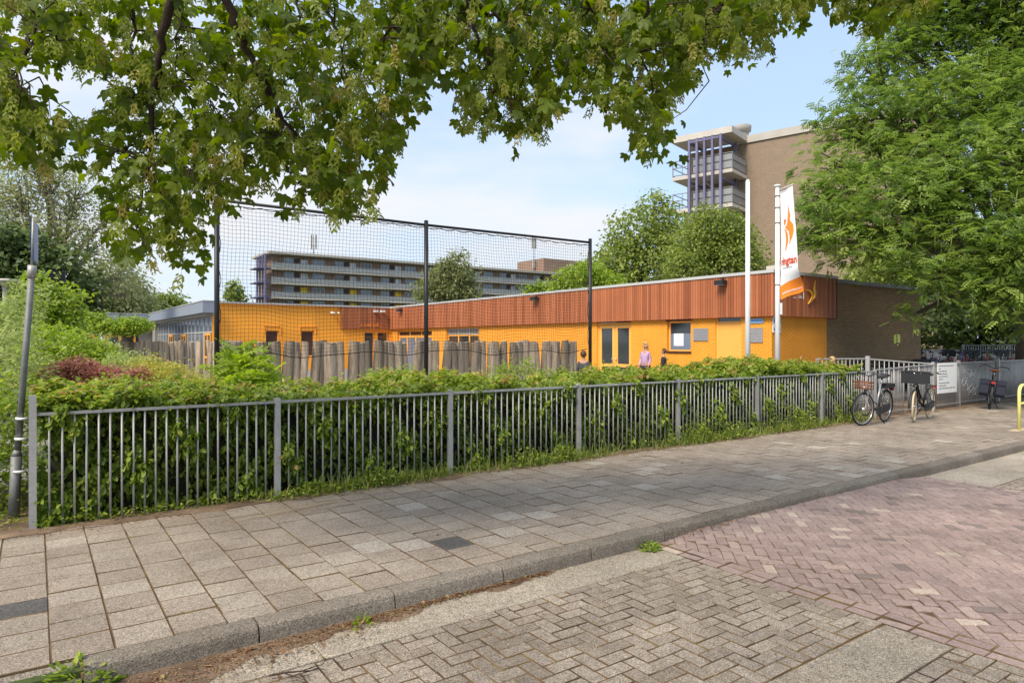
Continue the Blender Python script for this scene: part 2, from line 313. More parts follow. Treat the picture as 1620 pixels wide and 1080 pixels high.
# ------------------------------------------------------------------ leaf instancer (one mesh per crown)
def euler_mats(yaw,pitch,roll):
    cy,sy=np.cos(yaw),np.sin(yaw); cp,sp=np.cos(pitch),np.sin(pitch); cr,sr=np.cos(roll),np.sin(roll)
    m=np.empty((len(yaw),3,3))
    m[:,0,0]=cy*cp; m[:,0,1]=cy*sp*sr-sy*cr; m[:,0,2]=cy*sp*cr+sy*sr
    m[:,1,0]=sy*cp; m[:,1,1]=sy*sp*sr+cy*cr; m[:,1,2]=sy*sp*cr-cy*sr
    m[:,2,0]=-sp; m[:,2,1]=cp*sr; m[:,2,2]=cp*cr
    return m
def leaves(name,tmpl,pos,rot,scale,mat,parent=None,var=None,smooth=False):
    tv,tf=tmpl; tv=np.array(tv,float); n=len(pos); k=len(tv)
    V=np.einsum('nij,kj->nki',rot,tv)*np.asarray(scale).reshape(-1,1,1)+np.asarray(pos)[:,None,:]
    ln=np.array([len(f) for f in tf]); fl=np.concatenate([np.array(f) for f in tf])
    loops=(fl[None,:]+(np.arange(n)*k)[:,None]).ravel(); tot=np.tile(ln,n); start=np.concatenate([[0],np.cumsum(tot)[:-1]])
    me=bpy.data.meshes.new(name); me.vertices.add(n*k); me.vertices.foreach_set('co',V.ravel().astype(np.float32))
    me.loops.add(len(loops)); me.loops.foreach_set('vertex_index',loops.astype(np.int32))
    me.polygons.add(len(tot)); me.polygons.foreach_set('loop_start',start.astype(np.int32))
    me.update(calc_edges=True)
    a=me.attributes.new('var','FLOAT','FACE'); vv=rng.random(n) if var is None else var
    a.data.foreach_set('value',np.repeat(np.clip(vv,0,1),len(tf)).astype(np.float32))
    me.materials.append(M[mat]); me.validate()
    o=bpy.data.objects.new(name,me); col.objects.link(o); o.parent=parent; return o
# templates: leaf grows along +x from the stalk, blade in xy, z up
T_SIMPLE=([(0,0,0),(.35,.24,.05),(.75,.2,.04),(1,0,-.06),(.75,-.2,.04),(.35,-.24,.05),(.5,0,-.01)],[(0,6,1),(1,6,2),(2,6,3),(3,6,4),(4,6,5),(5,6,0)])
T_KITE=([(0,0,0),(.5,.26,.04),(1,0,-.05),(.5,-.26,.04)],[(0,3,2,1)])
T_TUFT=([],[])
def tuft(n,seed,spread=1.0,w=.26,L=.55):
    r=random.Random(seed); vs=[]; fs=[]
    for i in range(n):
        c=Vector((r.uniform(-1,1),r.uniform(-1,1),r.uniform(-.8,.8)))*.5*spread
        a=Vector((r.uniform(-1,1),r.uniform(-1,1),r.uniform(-.7,.25))).normalized()*L*r.uniform(.7,1.2)
        b=a.cross(Vector((r.uniform(-.6,.6),r.uniform(-.6,.6),1))).normalized()*w*r.uniform(.7,1.2)
        o=len(vs); vs+=[tuple(c),tuple(c+a*.5+b),tuple(c+a),tuple(c+a*.5-b)]; fs.append((o,o+3,o+2,o+1))
    return vs,fs
T_TUFT=tuft(7,3)
T_TUFTS=tuft(9,5,1.1,.13,.6)
def maple_t():
    lob=[(0,1.0),(52,.86),(-52,.86),(105,.52),(-105,.52)]
    out=[]; seq=[(-150,.42),(-122,.52),(-106,.74),(-92,.64),(-80,.56),(-68,.76),(-53,1.0),(-40,.84),(-28,.58),(-16,.82),(0,1.1),(16,.82),(28,.58),(40,.84),(53,1.0),(68,.76),(80,.56),(92,.64),(106,.74),(122,.52),(150,.42),(180,.2)]
    for a,r in seq:
        q=math.radians(a); out.append((.28+r*.62*math.cos(q),r*.62*math.sin(q),-.22*r*r+.05*math.sin(5*q)))
    n=len(out); vs=[(.28,0,.03)]+out
    return vs,[(0,i+1,(i+1)%n+1) for i in range(n)]
T_MAPLE=maple_t()
def samara_t():
    r=random.Random(4); vs=[]; fs=[]
    for i in range(13):
        z=-.12-.88*i/13; an=i*2.4; rad=.10+.12*r.random()
        bx,by=math.cos(an),math.sin(an); c=Vector((bx*rad,by*rad,z))
        for sg in (-1,1):
            side=Vector((-by,bx,0))*sg; tip=c+side*.17+Vector((bx*.04,by*.04,-.24-.06*r.random())); m=(c+tip)*.5
            w=Vector((bx,by,0))*.03+side*.075
            o=len(vs); vs+=[tuple(c),tuple(m+w),tuple(tip),tuple(m-w)]; fs.append((o,o+1,o+2,o+3))
    o=len(vs); vs+=[(-.01,0,0),(.01,0,0),(.006,.004,-.95),(-.006,-.004,-.95)]; fs.append((o,o+1,o+2,o+3))
    return vs,fs
T_SAM=samara_t()
def pinnate_t():
    vs=[];fs=[]
    for i in range(4):
        x=.14+.2*i; dz=-.22*x*x
        for sg in (-1,1):
            L=.27*(1-abs(i-1.5)*.05); o=len(vs)
            vs+=[(x,0,dz),(x+.19,sg*L*.4,dz+.01),(x+.17,sg*L*1.15,dz-.05),(x-.01,sg*L*.65,dz+.01)]; fs.append((o,o+1,o+2,o+3))
    o=len(vs); vs+=[(.9,0,-.24),(1.0,.05,-.29),(1.14,0,-.36),(1.0,-.05,-.29)]; fs.append((o,o+1,o+2,o+3))
    return vs,fs
T_PIN=pinnate_t()
T_CAT=([(0,0,0),(.02,.02,-.3),(.03,-.01,-.7),(0,0,-1),(-.03,.01,-.7),(-.02,-.02,-.3)],[(0,1,2,3),(0,3,4,5)])
def rnd_rot(n,p0=-.9,p1=.5,roll=.7):
    return euler_mats(rng.uniform(0,2*np.pi,n),rng.uniform(p0,p1,n)*-1,rng.normal(0,roll,n))
def blob_points(blobs,n,shell=.55,seed=None):
    """sample positions in union of ellipsoids, biased to the shell; returns pos, outward unit vec, centre idx"""
    r=rng; vol=np.array([b[3]*b[3]*b[4] for b in blobs])**.8; pr=vol/vol.sum()
    idx=r.choice(len(blobs),n,p=pr); d=r.normal(size=(n,3)); d/=np.linalg.norm(d,axis=1)[:,None]
    rad=1-(1-shell)*r.random(n)**1.3*1.0; rad*=1+.16*np.sin(d[:,0]*7+idx*1.7)*np.cos(d[:,2]*6+idx)+.08*r.normal(size=n)
    B=np.array(blobs,float)[idx]
    pos=B[:,:3]+d*rad[:,None]*np.stack([B[:,3],B[:,3],B[:,4]],1)
    return pos,d,idx
def tree(name,label,cat,base,blobs,leaf,n,size,mat,bark='bark',tr=.3,group=None,tmpl=None,clump=8,cr=.45,shell=.5,twigs=60,parts=('crown','trunk'),split=None,rot=None,extra=None,lean=(0,0)):
    """blobs in world coordinates (x,y,z,r,rz)"""
    base=Vector(base); T=thing(name,label,cat,base,0,group); tb=MB()
    cen=Vector((np.mean([b[0] for b in blobs]),np.mean([b[1] for b in blobs]),0))
    zs=[b[2] for b in blobs]; zlo=min(b[2]-b[4] for b in blobs); ztop=max(zs); fork=max(.2,(zlo*.6+min(zs)*.4)) if split is None else split
    fp=Vector((base.x+lean[0],base.y+lean[1],fork))
    tb.tube([p-base for p in (base,base.lerp(fp,.5)+Vector((tr*.2,0,0)),fp)],[tr*1.25,tr*.95,tr*.85],10)
    ends=[]
    for b in blobs:
        c=Vector(b[:3]); mid=fp.lerp(c,.5)+Vector((random.uniform(-.1,.1),random.uniform(-.1,.1),.12))*(c-fp).length
        tb.tube([p-base for p in (fp,fp.lerp(mid,.55)+Vector((random.uniform(-.05,.05),0,0))*(c-fp).length,mid,c)],[tr*.6,tr*.42,tr*.3,tr*.12],6); ends.append((mid,c,b))
    nc=max(1,n//clump); cp,cd,ci=blob_points(blobs,nc,shell)
    for i in range(min(twigs,nc)):
        j=int(rng.integers(nc)); m,c,b=ends[ci[j]]; p=Vector(cp[j]); s=c.lerp(m,random.random()*.6)
        q=s.lerp(p,.5)+Vector((random.uniform(-1,1),random.uniform(-1,1),random.uniform(-.3,1)))*.08*(p-s).length
        tb.tube([x-base for x in (s,q,p)],[tr*.12,tr*.07,tr*.02],4,cap=False)
    tb.build(parts[1],bark,T)
    tm=tmpl or T_KITE
    rad=cr*rng.uniform(.5,1.2,nc); k=clump
    off=rng.normal(size=(nc,k,3))*.5; off[:,:,2]*=.7
    pos=(cp[:,None,:]+off*rad[:,None,None]).reshape(-1,3); out=np.repeat(cd,k,0)
    yaw=np.arctan2(out[:,1],out[:,0])+rng.normal(0,.9,len(pos)); 
    rt=euler_mats(yaw,rng.normal(.45,.45,len(pos)),rng.normal(0,.6,len(pos))) if rot is None else rot(len(pos),yaw)
    vcl=np.repeat(rng.random(nc),k)*.6+rng.random(len(pos))*.4
    leaves(parts[0],tm,pos-np.array(base),rt,size*rng.uniform(.7,1.25,len(pos)),mat,T,vcl)
    if extra: extra(T,cp,np.array(base))
    return T
def pxblobs(lst):
    """(u,v,r_px,depth[,flatten]) -> world ellipsoids"""
    o=[]
    for b in lst:
        p=at(b[0],b[1],b[3]); r=b[2]/F*b[3]; o.append((p.x,p.y,p.z,r,r*(b[4] if len(b)>4 else 1)))
    return o
# ================================================================== GROUND, PAVEMENT, ROAD
def clip(poly,x0,x1,y0,y1):
    for ax,lim,sg in ((0,x0,1),(0,x1,-1),(1,y0,1),(1,y1,-1)):
        out=[]
        for i in range(len(poly)):
            a,b=poly[i],poly[(i+1)%len(poly)]; da=(a[ax]-lim)*sg; db=(b[ax]-lim)*sg
            if da>=0: out.append(a)
            if da*db<0: k=da/(da-db); out.append((a[0]+(b[0]-a[0])*k,a[1]+(b[1]-a[1])*k))
        poly=out
        if len(poly)<3: return None
    A=abs(sum(poly[i][0]*poly[(i+1)%len(poly)][1]-poly[(i+1)%len(poly)][0]*poly[i][1] for i in range(len(poly))))/2
    return poly if A>.0012 else None
def ccw(p):
    A=sum(p[i][0]*p[(i+1)%len(p)][1]-p[(i+1)%len(p)][0]*p[i][1] for i in range(len(p)))
    return p if A>0 else p[::-1]
KT=4.27; RD=-.125                       # kerb face (t), road level
g=MB(); BIG=1600
g.add([(-BIG,-BIG,-.16),(BIG,-BIG,-.16),(BIG,KT+.05,-.16),(-BIG,KT+.05,-.16),(-BIG,KT+.05,-.035),(BIG,KT+.05,-.035),(BIG,BIG,-.035),(-BIG,BIG,-.035)],[(0,1,2,3),(3,2,5,4),(4,5,6,7)])
struct('ground',g,'grassg',RZ)
y=MB(); y.add([(-30,9.3,-.03),(75,9.3,-.03),(75,9.3,.15),(-30,9.3,.15)],[(0,1,2,3)]); y.add([(-30,9.3,.15),(75,9.3,.15),(75,62,.15),(-30,62,.15)],[(0,1,2,3)]); struct('school_yard',y,'asph',RZ)
# pavement of 30 cm tiles: columns across the pavement, each column shifted by half a tile
p=MB(); p.add([(-12,KT+.172,-.007),(60,KT+.172,-.007),(60,7.62,-.007),(-12,7.62,-.007)],[(0,1,2,3)],1)
P=.3035; gap=.0028; TS0,TS1=KT+.155,7.6
for i in range(-36,190):
    s0=i*P+.07; off=(.5 if i%2 else 0)*P + random.uniform(-.004,.004)
    if i<2: off=.1*P*(i%3)
    for j in range(-1,12):
        t0=TS0+.02+j*P-off
        q=clip([(s0+gap,t0+gap),(s0+P-gap,t0+gap),(s0+P-gap,t0+P-gap),(s0+gap,t0+P-gap)],-12,60,TS0,TS1-random.uniform(0,.0))
        if not q: continue
        va=random.triangular(.1,.93,.5); r=random.random()
        if (abs(s0+P/2-2.87)<P/2 and abs(t0+P/2-5.16)<P/2) or (abs(s0+P/2-.03)<P/2 and abs(t0+P/2-5.33)<P/2): va=.02
        elif r<.03: va=.97
        p.paver(ccw(q),random.uniform(-.002,.003),.02,.0042,0,va,.010,jm=1)
struct('pavement',p,['tile','joint'],RZ)
# kerb stones
k=MB(); s=.21
while s>-14: s-=.915
while s<60:
    L=.915; nx=s+L; low=nx<.25
    e0,e1=s+.0055,nx-.0055; dz=-.075 if low else 0; w=random.uniform(-.003,.003)
    prof=[(KT-.012,RD-.03),(KT+w,min(-.045,-.03+dz)),(KT+.008+w,-.018+dz),(KT+.028+w,-.003+dz),(KT+.05,.001+dz),(KT+.148,.001+dz),(KT+.15,-.05+min(0,dz)),(KT+.15,RD-.03)]
    if low: prof=[(KT-.012,RD-.03),(KT+w,RD+.01),(KT+.02,RD+.035),(KT+.17,-.008),(KT+.172,-.03),(KT+.172,RD-.03)]
    n_=len(prof); vs=[(e0,a,b) for a,b in prof]+[(e1,a,b) for a,b in prof]
    k.add(vs,[tuple(range(n_)),tuple(range(n_,2*n_))[::-1]]+[(i,i+n_,(i+1)%n_+n_,(i+1)%n_) for i in range(n_)][:],0)
    s=nx
k.add([(.2,KT+.002,-.06),(60,KT+.002,-.06),(60,KT+.14,-.012),(.2,KT+.14,-.012)],[(0,1,2,3)],1)
struct('kerb',k,['kerb','joint'],RZ)
# carriageway: grey 90 degree herringbone, washed concrete strips, mauve 45 degree herringbone table
r=MB(); r.add([(-14,-4,RD-.006),(60,-4,RD-.006),(60,KT+.02,RD-.006),(-14,KT+.02,RD-.006)],[(0,1,2,3)],2)
def herring(x0,x1,y0,y1,b,ang,mi,z,vfun,tilt=.012,org=(0,0)):
    ca,sa=math.cos(ang),math.sin(ang); gp=.0027
    cx=[(x-org[0],y_-org[1]) for x in (x0,x1) for y_ in (y0,y1)]
    uu=[(x*ca+y_*sa) for x,y_ in cx]; vv=[(-x*sa+y_*ca) for x,y_ in cx]
    for i in range(int(min(uu)/b)-3,int(max(uu)/b)+3):
        for j in range(int(min(vv)/b)-3,int(max(vv)/b)+3):
            kk=(i-j)%4
            if kk==0: bb=(i*b,(i+2)*b,j*b,(j+1)*b)
            elif kk==3: bb=(i*b,(i+1)*b,j*b,(j+2)*b)
            else: continue
            jt=[random.uniform(-.0032,.0032) for _ in range(4)]
            q=[(bb[0]+gp+jt[0],bb[2]+gp+jt[2]),(bb[1]-gp+jt[0],bb[2]+gp+jt[3]),(bb[1]-gp+jt[1],bb[3]-gp+jt[3]),(bb[0]+gp+jt[1],bb[3]-gp+jt[2])]
            q=[(a*ca-c*sa+org[0],a*sa+c*ca+org[1]) for a,c in q]
            q=clip(q,x0,x1,y0,y1)
            if q: 
                mx=sum(a for a,c in q)/len(q); my=sum(c for a,c in q)/len(q)
                r.paver(ccw(q),z(mx,my)+random.uniform(-.002,.002),.02,.0042,mi,vfun(),tilt,jm=(2 if mi==0 else None))
b=.1055; S1,S2=4.60,10.05
flat=lambda x,y_:RD+.004*math.sin(x*1.3+y_)
herring(-7,S1,2.20,3.86,b,0,0,flat,lambda:random.random(),org=(S1,2.2))
herring(-7,S1,-2.0,1.77,b,0,0,flat,lambda:random.random(),org=(S1,1.77))
def strip(s0,s1,t0,t1,L=2.6):
    s_=s0
    while s_<s1-.05:
        e=min(s1,s_+L); r.paver([(s_+.003,t0+.003),(e-.003,t0+.003),(e-.003,t1-.003),(s_+.003,t1-.003)],RD+.002,.02,.004,1,random.random()); s_=e
strip(-9,S1,3.865,KT,.9+1.7); strip(-9,S1-.10,1.78,2.19,4.0)
for q in range(2): r.paver([(S1-.095,1.785+.205*q),(S1-.005,1.785+.205*q),(S1-.005,1.98+.205*q),(S1-.095,1.98+.205*q)],RD,.02,.005,0,.7)
def mv():
    x=random.random(); return .97 if x<.03 else (.05 if x<.08 else random.uniform(.25,.85))
def mz(x,y_):
    d=min(x-S1,S2-x); return RD+.055*min(1,max(0,d/.8))
# border course then the field
for (xa,xb) in ((S1,S1+.21),(S2-.21,S2)):
    y_=-2
    while y_<KT:
        e=min(KT,y_+.213)
        for h in (0,.105):
            r.paver([(xa+h+.003,y_+.003),(xa+h+.102,y_+.003),(xa+h+.102,e-.003),(xa+h+.003,e-.003)],mz(xa+h+.05,y_)+random.uniform(-.003,.003),.02,.005,3,mv(),.02,jm=2)
        y_=e
herring(S1+.21,S2-.21,-2.0,KT,.095,R(45),3,mz,mv,.028,org=(S1,1.0))
r.add([(S1,-4,RD-.006),(S1+.8,-4,RD+.047),(S2-.8,-4,RD+.047),(S2,-4,RD-.006),(S1,KT,RD-.006),(S1+.8,KT,RD+.047),(S2-.8,KT,RD+.047),(S2,KT,RD-.006)],[(0,1,5,4),(1,2,6,5),(2,3,7,6)],2)
strip(S2,60,3.45,KT,3.0)
herring(S2,17,-2.0,3.44,b,0,0,flat,lambda:random.uniform(.5,1),org=(S2,0))
r.paver([(17,-3),(60,-3),(60,3.44),(17,3.44)],RD,.02,.004,0,.7)
struct('road',r,['greybrick','strip','joint','mauve'],RZ)
# soil strip under the fence, litter, sand
from mathutils import noise as mnoise
so=MB(); NQ=900
for i in range(NQ):
    s_=-3+i*.031
    o=7.45+.16*(mnoise.fractal(Vector((s_*1.1,0,3)),1.0,2.0,5)); so.v.append((s_,min(o,7.58),.0035)); so.v.append((s_,7.62,.012)); so.v.append((s_,11.2,.02))
for i in range(NQ-1):
    for j in range(2): so.f.append((i*3+j,(i+1)*3+j,(i+1)*3+j+1,i*3+j+1)); so.mi.append(0); so.var.append(.5); so.sm.append(True)
struct('soil_bed',so,'soil',RZ)
so=MB(); n_=420; pr=[]
for i in range(n_):
    s_=-2.2+i*.0135; w=max(.004,.03+.30*max(0,1-abs(s_-.2)/2.0)+.13*mnoise.fractal(Vector((s_*2.2,5,1)),1.0,2.0,6)); pr.append((s_,w))
for s_,w in pr: so.v+= [(s_,KT-.004,RD+.02),(s_,KT-.3*w,RD+.012),(s_,KT-w-.01,RD+.0035)]
for i in range(n_-1):
    for j in range(2): so.f.append((i*3+j+1,(i+1)*3+j+1,(i+1)*3+j,i*3+j)); so.mi.append(0); so.var.append(.5); so.sm.append(True)
struct('gutter_soil',so,'soil',RZ)
def stuff_leaves(name,tmpl,st,z,rot,scale,mat,label,cat,var=None):
    st=np.array(st); pos=np.stack([st[:,0]*D[0]+st[:,1]*N[0],st[:,0]*D[1]+st[:,1]*N[1],z],1)
    o=leaves(name,tmpl,pos,rot,scale,mat,None,var); return tag(o,label,cat,None,'stuff')
n=7000; sx_=rng.normal(0,1,n); sy_=rng.normal(0,1,n)
stuff_leaves('spilled_sand',T_KITE,np.stack([2.15+.30*sx_+.15*np.sin(sy_*3),6.97+.10*sy_+.05*sx_],1),np.full(n,.007)+rng.random(n)*.003,euler_mats(rng.uniform(0,6.28,n),np.zeros(n),np.zeros(n)),rng.uniform(.004,.014,n),'sand','patch of pale sand spilled on the pavement tiles near the second fence post','sand')
n=9000; s_=rng.uniform(-2.6,3.4,n); w=.05+.42*np.maximum(0,1-np.abs(s_-.2)/2.2)
t_=KT-.01-np.abs(rng.normal(0,.55,n))*w
n2=3500; s2=rng.uniform(-1,16,n2); t2=7.5-np.abs(rng.normal(0,.10,n2))
n3=260; s3=rng.uniform(-3,9,n3); t3=rng.uniform(1.2,7.3,n3)
n4=260; s4=rng.normal(5.4,.3,n4); t4=KT-.02-np.abs(rng.normal(0,.06,n4))
# bits caught in the paving joints
n5=3800; i5=rng.integers(-10,40,n5); s5=i5*P+.07+rng.normal(0,.005,n5); t5=rng.uniform(TS0,7.5,n5)
n6=3200; off6=((np.floor((rng.uniform(-3,12,n6)-.07)/P))); s6=.07+(off6+rng.random(n6))*P; t6=TS0+.02+rng.integers(0,11,n6)*P-np.where(off6<2,.1*P*(off6%3),np.where(off6%2==1,.5,0)*P)+rng.normal(0,.004,n6)
n7=5200; s7=S1-rng.integers(0,70,n7)*b+rng.normal(0,.006,n7); t7=rng.uniform(1.0,3.86,n7); sw7=rng.random(n7)<.5; t7=np.where(sw7,2.2+rng.integers(-11,16,n7)*b+rng.normal(0,.006,n7),t7); s7=np.where(sw7,rng.uniform(-2,S1,n7),s7)
ok5=(t5<7.5); ss=np.concatenate([s_,s2,s3,s4,s5,s6,s7]); tt=np.concatenate([t_,t2,t3,t4,t5,t6,t7]); ok=(tt<KT)|(tt>TS0); ss,tt=ss[ok],tt[ok]; m=len(ss)
zz=np.where(tt<KT,RD+.004+rng.random(m)*.008+np.where(ss>S1,.05,0)+np.where(tt>KT-.5,.008,0),.004+rng.random(m)*.004)
sc=rng.uniform(.006,.020,m); sc[len(ss)-12000:]*=.5; sc[rng.random(m)<.03]*=2.6
stuff_leaves('leaf_litter',T_SIMPLE,np.stack([ss,tt],1),zz,euler_mats(rng.uniform(0,6.28,m),rng.normal(0,.25,m),rng.normal(0,.3,m)),sc,'l_litter','dry brown leaf litter and twigs lying in the gutter and along the fence','litter')

# ================================================================== METAL BAR FENCE
FT=7.68; PS=2.24
def fence_panel(x0,x1,z0=.05,z1=1.07,pitch=.118,T=None,mat='galv',rr=.0085,skew=0.0,y=0,name='panel',low=True):
    m=MB(); n=max(2,round((x1-x0)/pitch)); 
    zz=lambda x,z:z+skew*(x-x0)/(x1-x0)
    for z in (z1,):
        vs=[(x,y+dy,zz(x,z)+dz) for x in (x0,x1) for dy,dz in ((-.02,-.014),(.02,-.014),(.02,.014),(-.02,.014))]
        m.add(vs,[(0,3,2,1),(4,5,6,7),(0,1,5,4),(1,2,6,5),(2,3,7,6),(3,0,4,7)],0)
    z=z0+.06 if low else -.06
    vs=[(x,y+dy,z+dz) for x in (x0,x1) for dy,dz in ((-.016,-.008),(.016,-.008),(.016,.008),(-.016,.008))]
    m.add(vs,[(0,3,2,1),(4,5,6,7),(0,1,5,4),(1,2,6,5),(2,3,7,6),(3,0,4,7)],0)
    for i in range(1,n):
        x=x0+(x1-x0)*i/n+random.uniform(-.002,.002); m.tube([(x,y,z0 if low else -.04),(x+random.uniform(-.002,.002),y,zz(x,z1)-.012)],rr,6,0,random.random())
    return m.build(name,mat,T)
def fpost(x,h,T,y=0,w=.03,mat='galv'):
    m=MB(); m.box(x-w,x+w,y-w,y+w,-.05,h-.008); m.box(x-w*.9,x+w*.9,y-w*.9,y+w*.9,h-.008,h); return m.build('post',mat,T)
T=thing('bar_fence','galvanised steel bar fence along the pavement with leaves growing through its bars','fence',W(0,FT),RZ)
for i in range(8):
    x=i*PS-.02; fpost(x,1.25 if i==0 else 1.115,T)
    if i<7: fence_panel(x+.03,x+PS-.03,T=T,pitch=.097,rr=.0105,low=False)
# gate and the graffiti stretch
T=thing('double_gate','closed grey steel bar gate between hedge end and notice board','gate',W(15.72,FT),RZ)
fence_panel(0.05,1.38,z1=1.10,T=T,pitch=.075,name='gate_leaf',skew=.03); fence_panel(1.46,2.84,z1=1.14,T=T,pitch=.075,name='gate_leaf',skew=.02)
fpost(2.90,1.23,T,w=.035)
m=MB(); m.box(1.37,1.47,-.03,.03,.85,1.0); m.build('lock_box','galvd',T)
T=thing('bar_fence','grey steel fence of closely set bars with white graffiti behind the parked bicycle','fence',W(18.62,FT),RZ)
fence_panel(.05,1.62,z1=1.16,T=T,pitch=.06,y=.02)
for i,x in enumerate((1.66,4.35,7.05,9.75,12.45,15.2)):
    yy=.06+max(0,i-1)*.10; fpost(x,1.24,T,y=yy,w=.04)
    if i<5: fence_panel(x+.04,(4.35,7.05,9.75,12.45,15.2)[i]-.04,z1=1.17,T=T,pitch=.062,y=yy+.05,rr=.014)
gm=MB(); random.seed(5)
for i in range(9):
    x=2.1+random.random()*.9; z=.35+random.random()*.6; pts=[]
    for kk in range(9): pts.append((x+.13*math.sin(kk*.9+i)*(1+.2*i%2),.075+.012,z+.10*math.cos(kk*1.3+i*2)))
    gm.tube(pts,.006,4)
gm.build('graffiti_scrawl','white',T)
T=thing('notice_board','white rectangular notice board with small lines of print fixed to the fence','sign',W(18.72,FT-.05,.42),RZ)
m=MB(); m.box(0,1.15,-.008,0,0,.78); m.build('board','white',T)
m=MB()
for i in range(9):
    x=.10; z=.70-i*.068-(0.03 if i>5 else 0)
    while x<1.0:
        w=random.uniform(.05,.16); w=min(w,1.03-x); m.box(x,x+w,-.0105,-.0085,z-.009,z+.009); x+=w+.03
        if random.random()<.12: break
m.build('print_lines','ink',T)
# inner yard gate behind
a=Vector((8.15,17.9)); b_=Vector((9.56,18.0)); c_=Vector((10.72,17.0))
T=thing('side_gate','grey bar gate standing open at an angle behind the front gate','gate',(b_.x,b_.y,0),math.atan2(c_.y-b_.y,c_.x-b_.x))
L=(c_-b_).length; fence_panel(.05,L,z1=1.28,T=T,pitch=.11,name='gate_leaf',skew=-.10,rr=.012); fpost(0,1.36,T,w=.05)
T=thing('bar_fence','low grey bar fence between the hedge and the dark brick wall','fence',(a.x,a.y,0),math.atan2(b_.y-a.y,b_.x-a.x))
L=(b_-a).length; fence_panel(.03,L-.06,z1=1.29,T=T,pitch=.11,rr=.01); fpost(0,1.3,T,w=.03)
a=Vector((20.2,30.0)); b_=Vector((29,33.5))
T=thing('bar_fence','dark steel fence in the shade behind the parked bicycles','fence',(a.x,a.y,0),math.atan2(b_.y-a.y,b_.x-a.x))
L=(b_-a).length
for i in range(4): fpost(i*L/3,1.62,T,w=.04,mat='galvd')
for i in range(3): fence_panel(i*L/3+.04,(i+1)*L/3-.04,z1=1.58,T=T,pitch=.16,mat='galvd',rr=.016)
m=MB(); m.box(0,6.5,0,.15,0,1.35); o=m.build('low_wall','concd'); o.location=(16.2,31,0); o.rotation_euler=(0,0,RZ*.6); tag(o,'low pale wall beyond the end of the dark brick wall','wall')
# yellow hoop
T=thing('hoop_barrier','pale yellow tubular hoop barrier standing on the pavement at the right edge','barrier',(10.03,13.25,0),RZ)
m=MB(); H=.88; pts=[(0,0,-.02),(0,0,H-.16)]+[(.16-.16*math.cos(a),0,H-.16+.16*math.sin(a)) for a in [math.pi/2*i/5 for i in range(1,6)]]+[(.84+.16*math.sin(a),0,H-.16+.16*math.cos(a)) for a in [math.pi/2*i/5 for i in range(0,6)]]+[(1.0,0,-.02)]
m.tube(pts,.03,12); m.build('hoop','yellow',T); m=MB(); m.tube([(.02,0,.52),(.98,0,.52)],.022,10); m.build('crossbar','yellow',T)
m=MB(); m.box(-.35,1.2,-.09,.09,.003,.008); m.build('base_patch','sand',T)

# ================================================================== POLES, NET, LOG PALISADE
T=thing('street_sign_pole','slightly leaning grey pole with a blue street name plate seen edge on','pole',(-4.93,6.62,0))
dx=.20
m=MB(); m.tube([(0,0,-.1),(.035,0,.62)],.047,14); m.tube([(.035,0,.62),(.045,0,.68)],[.047,.03],14); m.build('sleeve','galvd',T)
m=MB(); m.tube([(.045,0,.66),(dx*.93,0,2.43)],.029,14); m.build('pole','galvd',T)
m=MB(); m.tube([(dx*.93-.002,0,2.38),(dx*.93+.003,0,2.50)],.038,14); m.build('collar','galv',T)
for z in (.98,.78,.46): m=MB(); m.tube([(.04+.05*z,0,z),(.0415+.05*z,0,z+.02)],.055,12); m.build('cable_strap','white',T)
m=MB(); m.tube([(dx*.93,0,2.5),(dx,0,2.97)],.012,8); m.build('bracket','galv',T)
m=MB(); ca,sa=math.cos(R(76)),math.sin(R(76))
def plate(m,x0,y0,L,th,z0,z1,ang,mi=0):
    c,s_=math.cos(ang),math.sin(ang); px,py=-s_*th,c*th
    vs=[(x0,y0),(x0+c*L,y0+s_*L),(x0+c*L+px,y0+s_*L+py),(x0+px,y0+py)]
    m.add([(a,b,z) for z in (z0,z1) for a,b in vs],[(0,3,2,1),(4,5,6,7),(0,1,5,4),(1,2,6,5),(2,3,7,6),(3,0,4,7)],mi)
plate(m,dx+.005,.0,.60,.025,2.56,2.97,R(121.8)); m.build('name_plate','blue',T)
NT_=13.9; ntop=4.55
nets=[]
for u,v in ((345,313),(673,353),(931,383)):
    Y=F*(ntop-CZ)/(H0-v); nets.append(ST((u-810)/F*Y,Y))
n0,n2_=nets[0],nets[2]; NLEN=n2_[0]-n0[0]; nmid=nets[1][0]-n0[0]; NT_=sum(a[1] for a in nets)/3
T=thing('ball_net_frame','tall black steel frame with three posts carrying black ball netting over the palisade','net',W(n0[0],NT_),RZ)
for x in (0,nmid,NLEN):
    m=MB(); m.tube([(x,0,-.05),(x,0,ntop+(.06 if x==NLEN else .03))],.05,12); m.lathe([(.052,0),(.05,.02),(.02,.035)],(x,0,ntop+(.06 if x==NLEN else .03)),12); m.build('post','black',T)
m=MB(); m.tube([(.05,0,ntop-.02),(nmid,0,ntop-.05),(NLEN-.05,0,ntop-.02)],.032,10); m.build('top_rail','black',T)
m=MB(); cell=.078; nx=int(NLEN/cell); nzn=int(3.0/cell)
def npt(i,j):
    x=.06+(NLEN-.12)*i/nx; z0=ntop-.10; fr=j/nzn; zb=1.52+.05*math.sin(x*2.6)+.06*abs(math.sin(x*math.pi/(NLEN/2)))*-1
    z=z0+(zb-z0)*fr-.018*math.sin(x*5.1)*fr+.012*math.sin(x*13)*(1-fr); yy=.04+.10*math.sin(math.pi*fr)*math.sin(x*.8)+.03*math.sin(x*3+fr*5)
    return (x+.025*math.sin(fr*9+x*.7)*math.sin(math.pi*fr),yy,z)
for i in range(nx+1): m.tube([npt(i,j) for j in range(0,nzn+1,3)]+[npt(i,nzn)],.0031,3,cap=False)
